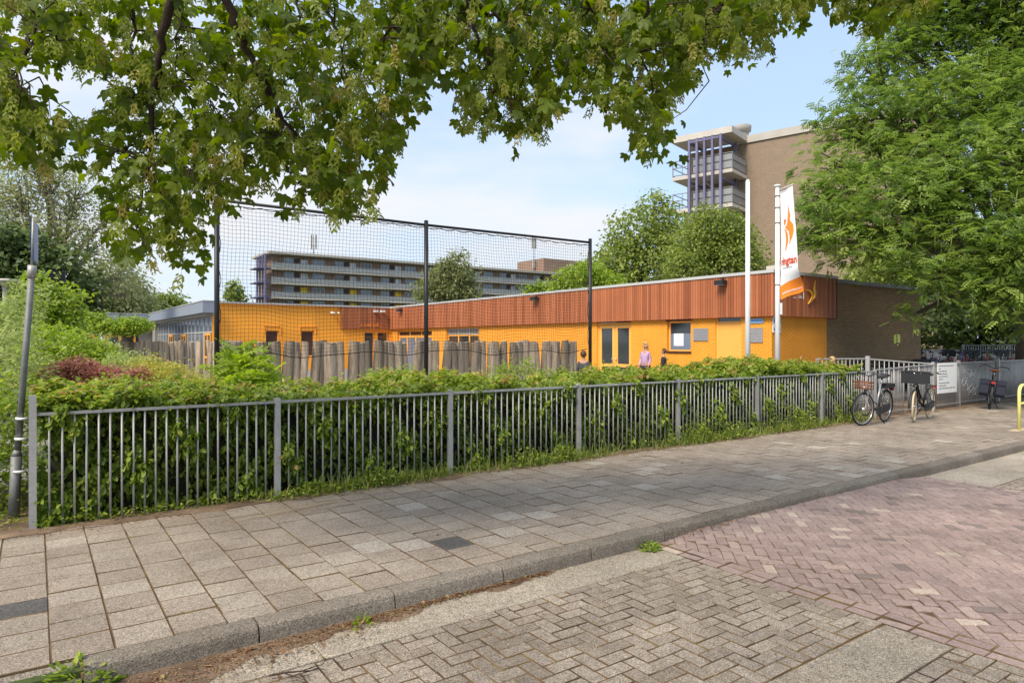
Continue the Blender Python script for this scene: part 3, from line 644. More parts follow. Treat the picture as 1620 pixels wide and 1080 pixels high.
for j in range(0,nzn+1): m.tube([npt(i,j) for i in range(0,nx+1,3)]+[npt(nx,j)],.0031 if 0<j<nzn else .009,3 if 0<j<nzn else 5,cap=False)
pts=[]
for i in range(0,121):
    x=.06+(NLEN-.12)*i/120; pts.append((x,.045,ntop-.075-.055*abs(math.sin(x*math.pi/.42))))
m.tube(pts,.007,5,cap=False)
for x in (.05,NLEN-.05): m.tube([(x+.03*math.sin(z*9),.03,z) for z in [ntop-.1-q*.15 for q in range(20)]],.007,5,cap=False)
m.build('netting','net',T)
def palisade(p0,p1,label,dia=.20,h=1.75,gapf=1.02):
    p0,p1=Vector(p0),Vector(p1); L=(p1-p0).length; T=thing('log_palisade',label,'fence',(p0.x,p0.y,0),math.atan2(p1.y-p0.y,p1.x-p0.x)); x=0
    while x<L:
        d=dia*random.uniform(.8,1.25); r0=d/2; m=MB(); seg=14; ln=random.gauss(0,.026); ly=random.gauss(0,.02); hh=h+random.uniform(-.035,.03); rings=9; ph=random.random()*6; tp=random.uniform(.86,1.04)
        vs=[]
        for i in range(rings):
            f=i/(rings-1); z=-.1+(hh+.1)*f
            for k_ in range(seg):
                a=2*math.pi*k_/seg; rr=r0*(1+(tp-1)*f)*(1+.09*math.sin(3*a+ph+f*1.5)+.06*math.sin(5*a-ph)+.03*math.sin(9*f+a))
                if i==rings-1: rr*=.92
                vs.append((x+r0+ln*2*z*.6+.02*math.sin(f*4+ph)+rr*math.cos(a),ly*z+rr*math.sin(a)*.9,z+(.015*math.sin(a+ph) if i==rings-1 else 0)))
        fs=[(i*seg+k_,i*seg+(k_+1)%seg,(i+1)*seg+(k_+1)%seg,(i+1)*seg+k_) for i in range(rings-1) for k_ in range(seg)]; va=random.random()
        m.add(vs,fs,0,va,True); m.add([vs[(rings-1)*seg+k_] for k_ in range(seg)],[tuple(range(seg))],0,va); m.build('log','log',T); x+=d*gapf*(random.uniform(.80,.92) if random.random()<.90 else 1.03)
    return T
random.seed(21)
p0=W(n0[0]+.02,NT_+.32); p1=W(n2_[0]-.25,NT_+.32)
palisade(p0,p1,'long palisade of upright weathered logs behind the ball net')
palisade(W(.3,22.5),W(4.9,22.5),'shorter palisade of slimmer grey logs in front of the glass fronted wing',.165,1.76)
for nm,u,top,lab in (('flag_pole',1183,287,'bare white flagpole to the left of the banner'),('flag_pole',1230,296,'white flagpole carrying the white and orange banner')):
    k_=(u-810)/F; tt=10.2; s_=tt*(k_*N[1]-N[0])/(D[0]-k_*D[1]); Y=s_*D[1]+tt*N[1]; ht=CZ+(H0-top)/F*Y
    T=thing(nm,lab,'flagpole',(k_*Y,Y,0),0)
    m=MB(); m.tube([(0,0,-.1),(0,0,ht)],[.072,.05],16); m.build('pole','white',T)
    m=MB(); 
    if u==1183: m.lathe([(.05,0),(.045,.03),(.01,.05)],(0,0,ht),14)
    else: m.lathe([(.06,0),(.085,.02),(.085,.05),(.02,.07)],(0,0,ht),14)
    m.build('finial','white',T)
    if u==1230:
        FP=Vector((k_*Y,Y,0)); fht=ht
        m=MB(); m.tube([(.05,-.02,ht-.45),(.055,-.02,2.45)],.006,6); m.build('halyard','galvd',T)
        m=MB()
        for z in (ht-.25,ht-.55,ht-.95,3.2): m.lathe([(.062,0),(.062,.03)],(0,0,z),12)
        m.build('clamp','galvd',T)
        m=MB(); m.box(.05,.11,-.04,.04,2.45,2.75); m.build('cleat_box','white',T)
        m=MB(); m.tube([(0,0,ht-.09),(.19,-.52,ht-.045)],.012,8); m.build('arm','white',T)
# ------------------------------------------------------------------ banner
ft=fht-.13; FLEN=2.78
def fl(a,b_):
    k=max(0,(b_-.72)/.28); k=k*k*(3-2*k); ax,ay=.12+.12*b_+.24*k,-.50+.22*k
    bow=1+.16*math.sin(math.pi*min(1,b_/.95))*.6
    x=.065+ax*a*bow; y=-.02+ay*a
    z=ft-b_*(FLEN+.02)+a*(.045+.17*k)
    w=.035*math.sin(a*5.5+b_*3.5)*min(1,b_*2+.3)+.05*math.sin(a*9+b_*7)*k*.6
    return Vector((FP.x+x+w*.8,FP.y+y+w*.3,z))
def inpoly(x,y,p):
    c=False; j=len(p)-1
    for i in range(len(p)):
        if (p[i][1]>y)!=(p[j][1]>y) and x<(p[j][0]-p[i][0])*(y-p[i][1])/(p[j][1]-p[i][1])+p[i][0]: c=not c
        j=i
    return c
# emblem: bird-like leaping figure. coordinates a,b on the cloth
wing=[(.62,.15),(.70,.22),(.76,.27),(.72,.31),(.88,.36),(.90,.42),(.80,.49),(.62,.56),(.66,.48),(.62,.42),(.40,.385),(.30,.355),(.42,.36),(.52,.34),(.56,.27)]
tail=[(.24,.375),(.44,.40),(.58,.45),(.58,.52),(.40,.62),(.36,.60),(.42,.50),(.38,.44)]
wing=[(a,.15+.90*(b_-.15)) for a,b_ in wing]; tail=[(a,.15+.90*(b_-.15)) for a,b_ in tail]
FX,FY=54,260; m=MB(); vs=[fl(i/FX,j/FY) for j in range(FY+1) for i in range(FX+1)]; m.v=[tuple(v) for v in vs]
for j in range(FY):
    for i in range(FX):
        a,b_=(i+.5)/FX,(j+.5)/FY; mi=0
        if inpoly(a,b_,wing) or inpoly(a,b_,tail): mi=1
        elif ((a-.30)/.10)**2+((b_-.295)/.028)**2<1: mi=1 if b_>.29 else 2
        elif b_>.875-.04*a: mi=1
        m.f.append((j*(FX+1)+i,j*(FX+1)+i+1,(j+1)*(FX+1)+i+1,(j+1)*(FX+1)+i)); m.mi.append(mi); m.var.append(.5); m.sm.append(True)
T=thing('banner','tall white banner with orange leaping figure and orange hem hanging from the right flagpole','banner',(0,0,0))
bo=m.build('cloth',['flagc','flago','flagr'],T)
def textmesh(txt,size,bold=0):
    c=bpy.data.curves.new('t','FONT'); c.body=txt; c.size=size; c.offset=bold; c.resolution_u=3; o=bpy.data.objects.new('t',c); col.objects.link(o)
    dg=bpy.context.evaluated_depsgraph_get(); me=bpy.data.meshes.new_from_object(o.evaluated_get(dg)); bpy.data.objects.remove(o); return me
def place_text(txt,size,fn,mat,name,parent,bold=0,fit=None):
    me=textmesh(txt,size,bold); xs=[v.co.x for v in me.vertices]; x0,x1=min(xs),max(xs); k=(fit/(x1-x0)) if fit else 1
    for v in me.vertices: v.co=fn((v.co.x-x0)*k,v.co.y*k)
    me.materials.clear(); me.materials.append(M[mat]); me.attributes.new('var','FLOAT','FACE'); me.update()
    o=bpy.data.objects.new(name,me); col.objects.link(o); o.parent=parent; return o
nrm=Vector((.55,-.84,0))*-1
def onflag(a0,b0,sa,sb,off=.012):
    def f(x,y):
        a=a0+x*sa; b_=b0-y*sb; p=fl(a,b_); ddx=fl(a+.01,b_)-p; ddy=fl(a,b_+.01)-p; n=ddx.cross(ddy).normalized()
        if n.y>0: n=-n
        return p+n*off
    return f
def marks(n,fn,mat,name,parent,L,h):
    """row of small upright strokes standing for print too small to read"""
    m=MB(); x=0
    while x<L:
        w=random.uniform(.5,1.1)*h*.55; q=[fn(x,0),fn(min(L,x+w),0),fn(min(L,x+w),h*random.choice((.7,.7,1))),fn(x,h*.75)]
        m.add(q,[(0,1,2,3)],0); x+=w+h*(.22 if random.random()<.8 else .7)
    return m.build(name,mat,parent)
place_text("ringtan",1,onflag(.10,.685,1,.30),'flagr','lettering',bo,.03,.86)
marks(0,onflag(.22,.722,1,1),'plaque','small_print',bo,.5,.014)
marks(0,onflag(.10,.962,1,1),'flagc','small_print',bo,.8,.020)
m=MB(); m.v=[tuple(onflag(.20,.620,1,1)(x,y)) for x,y in ((0,0),(.6,0),(.6,.0035),(0,.0035))]; m.f=[(0,1,2,3)]; m.mi=[0]; m.var=[.5]; m.sm=[False]; m.build('rule_line','plaque',bo)

# ================================================================== SCHOOL
SX,SY=17.77,11.71; RF=3.86; BB=2.50       # corner, roof height, underside of the slatted band
TI=37.77-SY; GL=7.57-SX                   # inner corner (local y), left end (local x)
T=thing('school_building','low flat roofed school with orange painted walls and red slatted band','building',W(SX,SY),RZ)
def wall_front(m,holes,x,y0,y1,z0,z1,mi=0,dx=.3):      # wall in plane x (facing -x) with rectangular holes [(ya,yb,za,zb)]
    ys=sorted({y0,y1}|{h[0] for h in holes}|{h[1] for h in holes}); zs=sorted({z0,z1}|{h[2] for h in holes}|{h[3] for h in holes})
    for a,b_ in zip(ys,ys[1:]):
        for c,d in zip(zs,zs[1:]):
            if any(h[0]<=(a+b_)/2<=h[1] and h[2]<=(c+d)/2<=h[3] for h in holes): continue
            m.add([(x,a,c),(x,b_,c),(x,b_,d),(x,a,d)],[(0,3,2,1)],mi)
    for h in holes:
        a,b_,c,d=h; m.add([(x,a,c),(x,b_,c),(x,b_,d),(x,a,d),(x+dx,a,c),(x+dx,b_,c),(x+dx,b_,d),(x+dx,a,d)],[(0,1,5,4),(1,2,6,5),(2,3,7,6),(3,0,4,7)],mi)
def wall_side(m,holes,y,x0,x1,z0,z1,mi=0,dy=.3):
    xs=sorted({x0,x1}|{h[0] for h in holes}|{h[1] for h in holes}); zs=sorted({z0,z1}|{h[2] for h in holes}|{h[3] for h in holes})
    for a,b_ in zip(xs,xs[1:]):
        for c,d in zip(zs,zs[1:]):
            if any(h[0]<=(a+b_)/2<=h[1] and h[2]<=(c+d)/2<=h[3] for h in holes): continue
            m.add([(a,y,c),(b_,y,c),(b_,y,d),(a,y,d)],[(0,1,2,3)],mi)
    for h in holes:
        a,b_,c,d=h; m.add([(a,y,c),(b_,y,c),(b_,y,d),(a,y,d),(a,y+dy,c),(b_,y+dy,c),(b_,y+dy,d),(a,y+dy,d)],[(0,4,5,1),(1,5,6,2),(2,6,7,3),(3,7,4,0)],mi)
Ly=lambda t:t-SY
DD=(Ly(17.45),Ly(19.28),0,2.62); DW=(Ly(14.72),Ly(15.74),1.42,2.44); DS=(Ly(12.75),Ly(13.72),0,2.50+.1)
D2=(Ly(27.8),Ly(31.0),0,2.42); D3=(Ly(32.6),Ly(36.9),0,2.36)
m=MB(); wall_front(m,[DD,DW,(DS[0],DS[1],0,2.6),D2,D3],0,0,TI,-.1,3.80)
m.build('front_wall','orange',T)
m=MB(); wall_side(m,[],0,0,3.0,-.1,2.62); m.build('side_wall','orange',T)
m=MB(); wall_side(m,[],.004,3.0,9.58,-.1,3.78); m.add([(9.58,.004,-.1),(9.58,30,-.1),(9.58,30,3.78),(9.58,.004,3.78)],[(0,1,2,3)]); m.build('brick_wall','brown',T)
# wing facing the street
wy=TI; WX=GL
H1=(10.27-SX,10.98-SX,.9,2.38)
w1=[(10.30-SX,11.0-SX,.9,2.36),(12.25-SX,13.0-SX,.9,2.36),(16.02-SX,16.72-SX,0,2.36),(16.86-SX,17.62-SX,0,2.36)]
m=MB(); wall_side(m,w1,wy,WX,0,-.1,3.80); m.box(WX-.02,WX+.35,wy-.06,wy-.003,-.1,3.86); m.build('wing_wall','orangesm',T)
# roof slab and trim
m=MB(); z=3.72
m.add([(0.02,0.02,z),(9.57,0.02,z),(9.57,TI+12,z),(0.02,TI+12,z)],[(0,1,2,3)]); m.add([(WX+.02,wy+.02,z-.004),(0.02,wy+.02,z-.004),(.02,58.54-SY+9,z-.004),(WX+.02,58.54-SY+9,z-.004)],[(0,1,2,3)])
m.add([(-34,58.54-SY+.02,z-.008),(WX+.02,58.54-SY+.02,z-.008),(WX+.02,58.54-SY+12,z-.008),(-34,58.54-SY+12,z-.008)],[(0,1,2,3)])
m.build('roof','concd',T)
m=MB(); b1=.16
m.box(-b1-.03,.05,-b1-.03,TI-.02-b1,RF-.09,RF); m.box(.05,3.36,-b1-.03,.05,RF-.09,RF-.001)
m.box(WX-.03,-b1-.03,wy-b1-.03,wy+.05,RF-.09,RF-.002); m.build('roof_trim','alu',T)
m=MB(); m.box(3.36,9.62,-.06,.10,RF-.20,RF-.07); m.box(9.5,9.62,.10,30,RF-.20,RF-.07); m.build('roof_trim','galvd',T)
m=MB(); sw=.098; z0,z1=BB,RF-.09
y=-b1+.0
while y<TI-b1-.05: m.box(-b1+random.uniform(-.004,.004),-.02,y+.006,y+sw-.006,z0,z1,0,random.random()); y+=sw
x=-b1+.1
while x<3.26: m.box(x+.006,x+sw-.006,-b1+random.uniform(-.004,.004),-.02,z0,z1,0,random.random()); x+=sw
x=14.55-SX
while x<-b1-.05: m.box(x+.006,x+sw-.006,wy-b1+random.uniform(-.004,.004),wy-.02,z0,z1,0,random.random()); x+=sw
m.box(-b1+.012,-.01,-b1+.012,TI-b1,z0+.01,z1-.01,1); m.box(-.01,3.33,-b1+.012,-.012,z0+.012,z1-.012,1); m.box(14.56-SX,-b1,wy-b1+.012,wy-.012,z0+.012,z1-.012,1)
m.build('slatted_band',['slat','dkbrown'],T)
m=MB(); m.box(3.28,3.35,-b1-.01,-.01,z0-.02,z1); m.build('band_end','dkbrown',T)
def window_x(T,x,ya,yb,za,zb,fr=.06,cols=1,rows=(),fm='orangep',gm='glass',name='window',blind=None,out=.0):
    m=MB(); m.box(x,x+.06,ya,ya+fr,za,zb); m.box(x,x+.06,yb-fr,yb,za,zb); m.box(x+.001,x+.059,ya+fr,yb-fr,zb-fr,zb); m.box(x+.001,x+.059,ya+fr,yb-fr,za,za+fr)
    for i in range(1,cols): c=ya+(yb-ya)*i/cols; m.box(x+.002,x+.058,c-fr*.6,c+fr*.6,za+fr,zb-fr)
    for r_ in rows: m.box(x+.003,x+.057,ya+fr,yb-fr,r_-fr*.45,r_+fr*.45)
    f=m.build(name,fm,T); m=MB(); m.box(x+.03,x+.038,ya+fr*.5,yb-fr*.5,za+fr*.5,zb-fr*.5); m.build('pane',gm,f)
    if blind: m=MB(); m.box(x+.022,x+.027,*blind); m.build('blind','curtain',f)
    return f
def window_y(T,y,xa,xb,za,zb,fr=.06,cols=1,rows=(),fm='orangep',gm='glass',name='window'):
    m=MB(); m.box(xa,xa+fr,y,y+.06,za,zb); m.box(xb-fr,xb,y,y+.06,za,zb); m.box(xa+fr,xb-fr,y+.001,y+.059,zb-fr,zb); m.box(xa+fr,xb-fr,y+.001,y+.059,za,za+fr)
    for i in range(1,cols): c=xa+(xb-xa)*i/cols; m.box(c-fr*.6,c+fr*.6,y+.002,y+.058,za+fr,zb-fr)
    for r_ in rows: m.box(xa+fr,xb-fr,y+.003,y+.057,r_-fr*.45,r_+fr*.45)
    f=m.build(name,fm,T); m=MB(); m.box(xa+fr*.5,xb-fr*.5,y+.03,y+.038,za+fr*.5,zb-fr*.5); m.build('pane',gm,f); return f
# double glass door
ym=(DD[0]+DD[1])/2
window_x(T,.05,DD[0],DD[1],2.40,2.62,.05,2,name='transom')
for a,b_ in ((DD[0]+.05,ym-.01),(ym+.01,DD[1]-.05)):
    f=window_x(T,.07,a,b_,.02,2.38,.13,1,(.85,),name='door')
    m=MB(); yh=(b_-.09 if a<ym-.2 else a+.09); m.tube([(.05,yh,1.0),(.02,yh,1.0),(.02,yh,1.12),(.05,yh,1.12)],.012,6); m.build('handle','chrome',f)
m=MB(); m.box(.04,.12,DD[0],DD[0]+.05,0,2.40); m.box(.04,.12,DD[1]-.05,DD[1],0,2.40); m.build('door_frame','orangep',T)
m=MB(); m.box(.45,.5,DD[0],DD[1],0,2.6); m.build('interior_shade_board','ink',T)  # near-black board standing in for the unlit room behind the doors
f=window_x(T,.10,DW[0],DW[1],DW[2],DW[3],.06); m=MB(); m.box(.095,.0985,DW[0]+.07,DW[1]-.07,1.48,2.02); m.build('frosted_film','glassl',f)
m=MB(); m.box(.090,.094,DW[0]+.38,DW[0]+.80,1.60,2.02); m.build('paper_sheet','white',f)
m=MB(); m.box(-.04,.1,DW[0]-.03,DW[1]+.03,1.36,1.42); m.build('window_sill','dkbrown',T); m=MB(); m.box(-.012,.02,DW[0]-.07,DW[1]+.07,DW[3],DW[3]+.05); m.build('window_lintel','dkbrown',T)
m=MB(); m.box(.06,.11,DS[0]+.06,DS[1]-.06,.02,2.32); m.build('door','orangep',T)
m=MB(); m.box(.05,.13,DS[0],DS[0]+.06,0,2.6); m.box(.05,.13,DS[1]-.06,DS[1],0,2.6); m.box(.051,.129,DS[0]+.06,DS[1]-.06,2.32,2.38); m.build('door_frame','orangep',T)
m=MB(); m.box(.08,.09,DS[0]+.06,DS[1]-.06,2.38,2.6); m.build('transom','glass',T)
m=MB(); m.tube([(.05,DS[1]-.14,1.05),(.01,DS[1]-.14,1.05),(.01,DS[1]-.26,1.05)],.012,6); m.build('handle','chrome',T)
window_x(T,.12,D2[0],D2[1],0,2.10,.07,3,(),'orangep','glass','glazed_doors'); window_x(T,.12,D2[0],D2[1],2.11,2.42,.05,3,(),'conc','concd','transom')
window_x(T,.12,D3[0],D3[1],0,2.05,.09,4,(),'orangep','glassl','glazed_doors'); window_x(T,.12,D3[0],D3[1],2.06,2.36,.05,3,(),'orangep','dkbrown','transom')
for i,h in enumerate(w1): window_y(T,wy+.12,h[0],h[1],h[2],h[3],.05 if i<2 else .09,1,(),'orangep','dkbrown' if i<2 else 'glass')
m=MB()
for h in w1[:2]: m.box(h[0]-.1,h[1]+.1,wy-.05,wy,h[3]+.22,h[3]+.27); m.box(h[0]-.1,h[0]-.06,wy-.05,wy,h[3]-.2,h[3]+.22); m.box(h[1]+.06,h[1]+.1,wy-.05,wy,h[3]-.2,h[3]+.22)
m.build('window_hood','orangesm',T)
marks(0,lambda x,y_:Vector((15.75-SX+x,wy-b1-.02,2.66+y_)),'flago','wall_lettering',T,1.15,.18)
# glass fronted wing (faces -x at the left end)
g0,g1=wy+.02,58.54-SY
m=MB(); m.box(WX-.55,WX+.0,g0-.5,g1-.55,RF-.62,RF-.03); m.box(-34,WX-.55,g1-.55,g1+.05,RF-.62,RF-.03); m.build('fascia','fascia',T)
m=MB(); m.box(WX-.58,WX+.02,g0-.52,g1-.58,RF-.03,RF+.02); m.box(-34,WX-.58,g1-.58,g1+.08,RF-.03,RF+.021); m.build('roof_trim','alu',T)
m=MB(); m.box(WX-.4,WX+.0,g0-.3,g1-.1,3.08,RF-.62); m.build('soffit_beam','concd',T)
nb=8; span=(g1-1.6-g0)/nb
for i in range(nb):
    a=g0+i*span; window_x(T,WX+.02,a,a+span,0,3.08,.07,2,(2.25,),'alu','glassl',name='curtain_window')
for i in (0,3,5): window_x(T,WX-.04,g0+i*span+.3,g0+i*span+1.9,0,2.2,.12,2,(.9,),'orangep','glass','door')
m=MB(); m.box(WX-.2,WX+.2,g1-1.6,g1-.3,-.1,RF-.62); m.build('brick_pier','concd',T)
m=MB(); m.box(WX-1.1,WX-.21,g1+.04,g1+.3,-.1,RF-.62); m.box(WX-.2,WX+.1,g1-.29,g1+.3,-.1,RF-.62); m.build('end_wall','concd',T)
for i in range(9):
    a=WX-1-i*2.6; window_y(T,g1+.05,a-2.5,a,.0,3.1,.08,2,(2.3,),'alu','glass','curtain_window')
for i in (0,1,3): window_y(T,g1-.03,WX-3.4-i*2.6,WX-1.3-i*2.6,0,2.25,.16,2,(.9,),'orangep','glass','door')
m=MB(); m.box(WX-8.6,WX-7.2,g1+1.5,g1+2.9,3.6,4.55); m.box(WX-8.7,WX-7.1,g1+1.4,g1+3.0,4.55,4.85); m.build('chimney','conc',T)
m=MB(); m.box(.3,1.1,6.6-.2,7.6,3.7,4.3); 
m=MB(); m.box(1.0,1.5,.35,.85,3.7,4.12); m.build('roof_vent','conc',T)
# sign pieces on the walls
def wallplate(name,lab,cat,y0,y1,z0,z1,mat,lines=0,ink='ink'):
    T2=thing(name,lab,cat,W(SX,SY),RZ); m=MB(); m.box(-.028,-.005,y0,y1,z0,z1); o=m.build('plate',mat,T2)
    if lines:
        m=MB()
        for i in range(lines):
            z=z1-(z1-z0)*(i+.5)/lines; yy=y0+.04
            while yy<y1-.06:
                w=random.uniform(.03,.09); m.box(-.0305,-.0285,yy,min(yy+w,y1-.04),z-.010,z+.010); yy+=w+.02
        m.build('print_lines',ink,T2)
    return T2
wallplate('wall_plaque','grey slatted plaque between window and plain orange door','plaque',Ly(14.0),Ly(14.60),1.77,2.18,'plaque',6,'galvd')
wallplate('wall_plaque','grey slatted plaque right of the plain orange door','plaque',Ly(12.0),Ly(12.46),1.72,2.16,'plaque',6,'galvd')
wallplate('name_sign','small blue and white sign above the right hand grey plaque','sign',Ly(11.98),Ly(12.55),2.30,2.44,'bluel',1,'blue')
T2=thing('info_sign','blue and white pictogram sign behind the banner pole at the wall corner','sign',W(SX,SY),RZ)
m=MB(); m.box(.03,.42,-.03,-.005,2.02,2.48); m.build('plate','white',T2); m=MB(); m.box(.06,.39,-.0335,-.0305,2.30,2.45); m.box(.06,.39,-.0335,-.0305,2.06,2.16); m.build('blue_panel','blue',T2)
# emblem on the side band
T2=thing('wall_emblem','golden leaping figure emblem with white lettering on the dark red slats','emblem',W(SX,SY),RZ)
def arc(pts,wd):
    L=[];Rr=[]; n=len(pts)
    for i,(x,z) in enumerate(pts):
        a=pts[max(0,i-1)];b_=pts[min(n-1,i+1)]; dx_,dz_=b_[0]-a[0],b_[1]-a[1]; l=math.hypot(dx_,dz_); w=wd[i]; L.append((x-dz_/l*w,z+dx_/l*w)); Rr.append((x+dz_/l*w,z-dx_/l*w))
    return L+Rr[::-1]
ex=lambda u:(lambda k:(SY-.16)*(k*N[1]-N[0])/(D[0]-k*D[1])-SX)((u-810)/F)
m=MB(); Yd=21.1
def ez(v): return CZ-(v-H0)/F*Yd
c1=[(1274.5,461),(1279,461.5),(1283,465),(1284.5,470),(1282,476),(1277,482)]
m.prism(arc([(ex(u),ez(v)) for u,v in c1],[.008,.035,.05,.055,.04,.005]),-b1-.05,-b1-.012)
c2=[(1286.8,445),(1286,453),(1285.5,459),(1287,465),(1286.5,470),(1284,474)]
m.prism(arc([(ex(u),ez(v)) for u,v in c2],[.004,.03,.045,.05,.035,.006]),-b1-.075,-b1-.055)
m.build('figure','logoy',T2); m=MB(); m.ell((ex(1280),-b1-.03,ez(454.5)),(.03,.012,.05),10,6); m.build('head','reddk',T2)
place_text("dde",1,lambda x,y_:Vector((ex(1262)+x,-b1-.02,ez(474)+y_)),'white','lettering',T2,.02,.20)
marks(0,lambda x,y_:Vector((ex(1254)+x,-b1-.02,ez(474.5)+y_)),'white','small_print',T2,.16,.05)
m=MB(); m.box(ex(1270.3),ex(1271),-b1-.02,-b1-.012,ez(475),ez(464)); m.build('rule_line','white',T2)
for yy,lab in ((Ly(13.3),'floodlight under the roof edge above the plain orange door'),(Ly(22.9),'floodlight under the roof edge just left of the right net post'),(Ly(36.0),'small floodlight near the inner corner of the red band')):
    T2=thing('floodlight',lab,'floodlight',W(SX,SY),RZ); m=MB(); m.box(-.42,-.19,yy-.16,yy+.16,3.52,3.66); m.build('housing','blackpl',T2); m=MB(); m.box(-.40,-.22,yy-.14,yy+.14,3.505,3.518); m.build('lamp_glass','lens',T2); m=MB(); m.box(-.22,-.165,yy-.03,yy+.03,3.6,3.72); m.build('bracket','blackpl',T2)
T2=thing('security_camera','white twin security camera on the orange wing wall','camera',W(SX,SY),RZ)
for sx in (-.12,.12):
    m=MB(); xx=14.1-SX+sx; m.tube([(xx-.10*(sx<0)*2+.1,wy-.22,3.42),(xx+.12,wy-.36,3.38)],.045,10); m.build('camera_body','white',T2)
m=MB(); m.box(14.05-SX,14.15-SX,wy-.22,wy-.003,3.36,3.42); m.build('bracket','white',T2)
T2=thing('floodlight','small floodlight at the roof edge of the wing above its glass doors','floodlight',W(SX,SY),RZ)
m=MB(); m.box(16.5-SX,16.75-SX,wy-.4,wy-.2,3.5,3.62); m.box(16.95-SX,17.2-SX,wy-.4,wy-.2,3.5,3.62); m.build('housing','white',T2)

# ================================================================== TALL BRICK BLOCK (right) with violet stair frame
Yw=59*CZ/1.6
pw=at(1172,217,Yw); zt=pw.z; da=Vector((-1310,1060)).normalized(); db=Vector((1060,1310)).normalized()   # da: along the wall away, db: behind the wall
T=thing('apartment_tower','tall brown brick apartment block with concrete balconies and violet steel stair frame','building',(pw.x,pw.y,0),math.atan2(-da.y,-da.x))
# local x = towards the right/nearer along the wall, local y = behind the wall
m=MB(); m.box(0,16,0,13,-.1,zt-.7); m.build('brick_wall','bigbrick',T)
m=MB(); m.box(-.15,16.2,-.15,13.2,zt-.7,zt); m.build('roof_slab','conc',T)
fh=2.8*CZ/1.6*1.01; W0=-6.6; CO=4.0
def lx(u,dy=0):   # local x of a sight line on the plane y=dy
    best=None
    k=(u-810)/F; ox,oy=pw.x,pw.y; ux,uy=-da.x,-da.y; vx,vy=-ux*0-uy*1,ux   # local y axis = left normal of x
    # (ox+ux*a+vx*dy)=k*(oy+uy*a+vy*dy)
    return (k*(oy+vy*dy)-(ox+vx*dy))/(ux-k*uy)
# gallery in front of wall (negative y = towards the viewer)
xL=lx(1063,-CO); xR=lx(1158,-CO)
m=MB(); m.box(xL,xR,-CO,0-.16,zt-.58,zt); m.build('canopy','conc',T)
m=MB(); m.box(xL-.2,-.01,-.10,10,-.1,zt-.72); m.build('stair_core','bigbrick',T)
z=zt-1.0; i=0
bals=[]
for i in range(1,7):
    zb=zt-.7-fh*i*1.02
    if zb<0: break
    m=MB(); m.box(xL,xR+.0,-CO+.1,-.12,zb-.32,zb); sl=m.build('balcony_slab','conc',T)
    m=MB()
    for x in (xL+.03,xR-.03): m.box(x-.03,x+.03,-CO+.13,-CO+.19,zb,zb+1.5)
    for zz_ in (zb+1.5,zb+.85,zb+.12): m.box(xL,xR,-CO+.14,-CO+.19,zz_-.035,zz_+.035); m.box(xR-.06,xR-.01,-CO+.2,-.15,zz_-.03,zz_+.03); m.box(xL+.01,xL+.06,-CO+.2,-.15,zz_-.03,zz_+.03)
    nn=6
    for q in range(nn+1): x=xL+(xR-xL)*q/nn; m.box(x-.025,x+.025,-CO+.15,-CO+.18,zb,zb+1.5)
    m.build('railing','galvd',T)
    m=MB(); m.box(xL+.35*(xR-xL),xR-.06,-CO+.21,-CO+.23,zb+.05,zb+1.42); m.box(xR-.10,xR-.08,-CO+.25,-.2,zb+.05,zb+1.42); m.build('wired_panel','wired',T)
    m=MB(); 
    x0_,x1_=xL+.40*(xR-xL),xL+.85*(xR-xL)
    m.tube([(x0_,-1.6,zb-.2),(x1_,-1.6,zb-fh+.1)],.16,4); m.build('stair_flight','conc',T)
    m=MB(); m.box(xL+.28*(xR-xL),xL+.38*(xR-xL),-.16,-.10,zb,zb+2.3); m.build('door','ink',T)
    m=MB(); m.box(xL+.44*(xR-xL),xL+.48*(xR-xL),-.2,-.1,zb+1.5,zb+2.3); m.build('wall_lamp','lens',T)
m=MB()
for u in (1090,1102,1114,1126.5,1139.5):
    x=lx(u,-CO-.25); m.box(x-.10,x+.10,-CO-.28,-CO-.05,0,zt-.60)
xa,xb=lx(1090,-CO-.25),lx(1139.5,-CO-.25)
for i in range(0,6):
    zz_=zt-.78-fh*i*1.02-(.55 if i else 0); (m.box(xa+.13,xb-.13,-CO-.30,-CO-.15,zz_-.2,zz_) if i==0 else None)
    for x in (xa,xb): m.box(x-.10,x+.10,-CO-.05,-.3,zz_-.25,zz_-.04)
for x in (xa+.15,xb+.15): m.box(x-.12,x+.12,-1.0,-.75,0,zt-.75)
m.build('violet_stair_frame','purple',T)
m=MB(); xc=lx(1170,1.5); m.lathe([(.95,-.4),(.95,.2),(.7,.25),(.62,.9),(.85,.95),(.9,1.5),(.8,1.55)],(xc+.2,1.6,zt),16,0); m.build('roof_vent','concd',T)

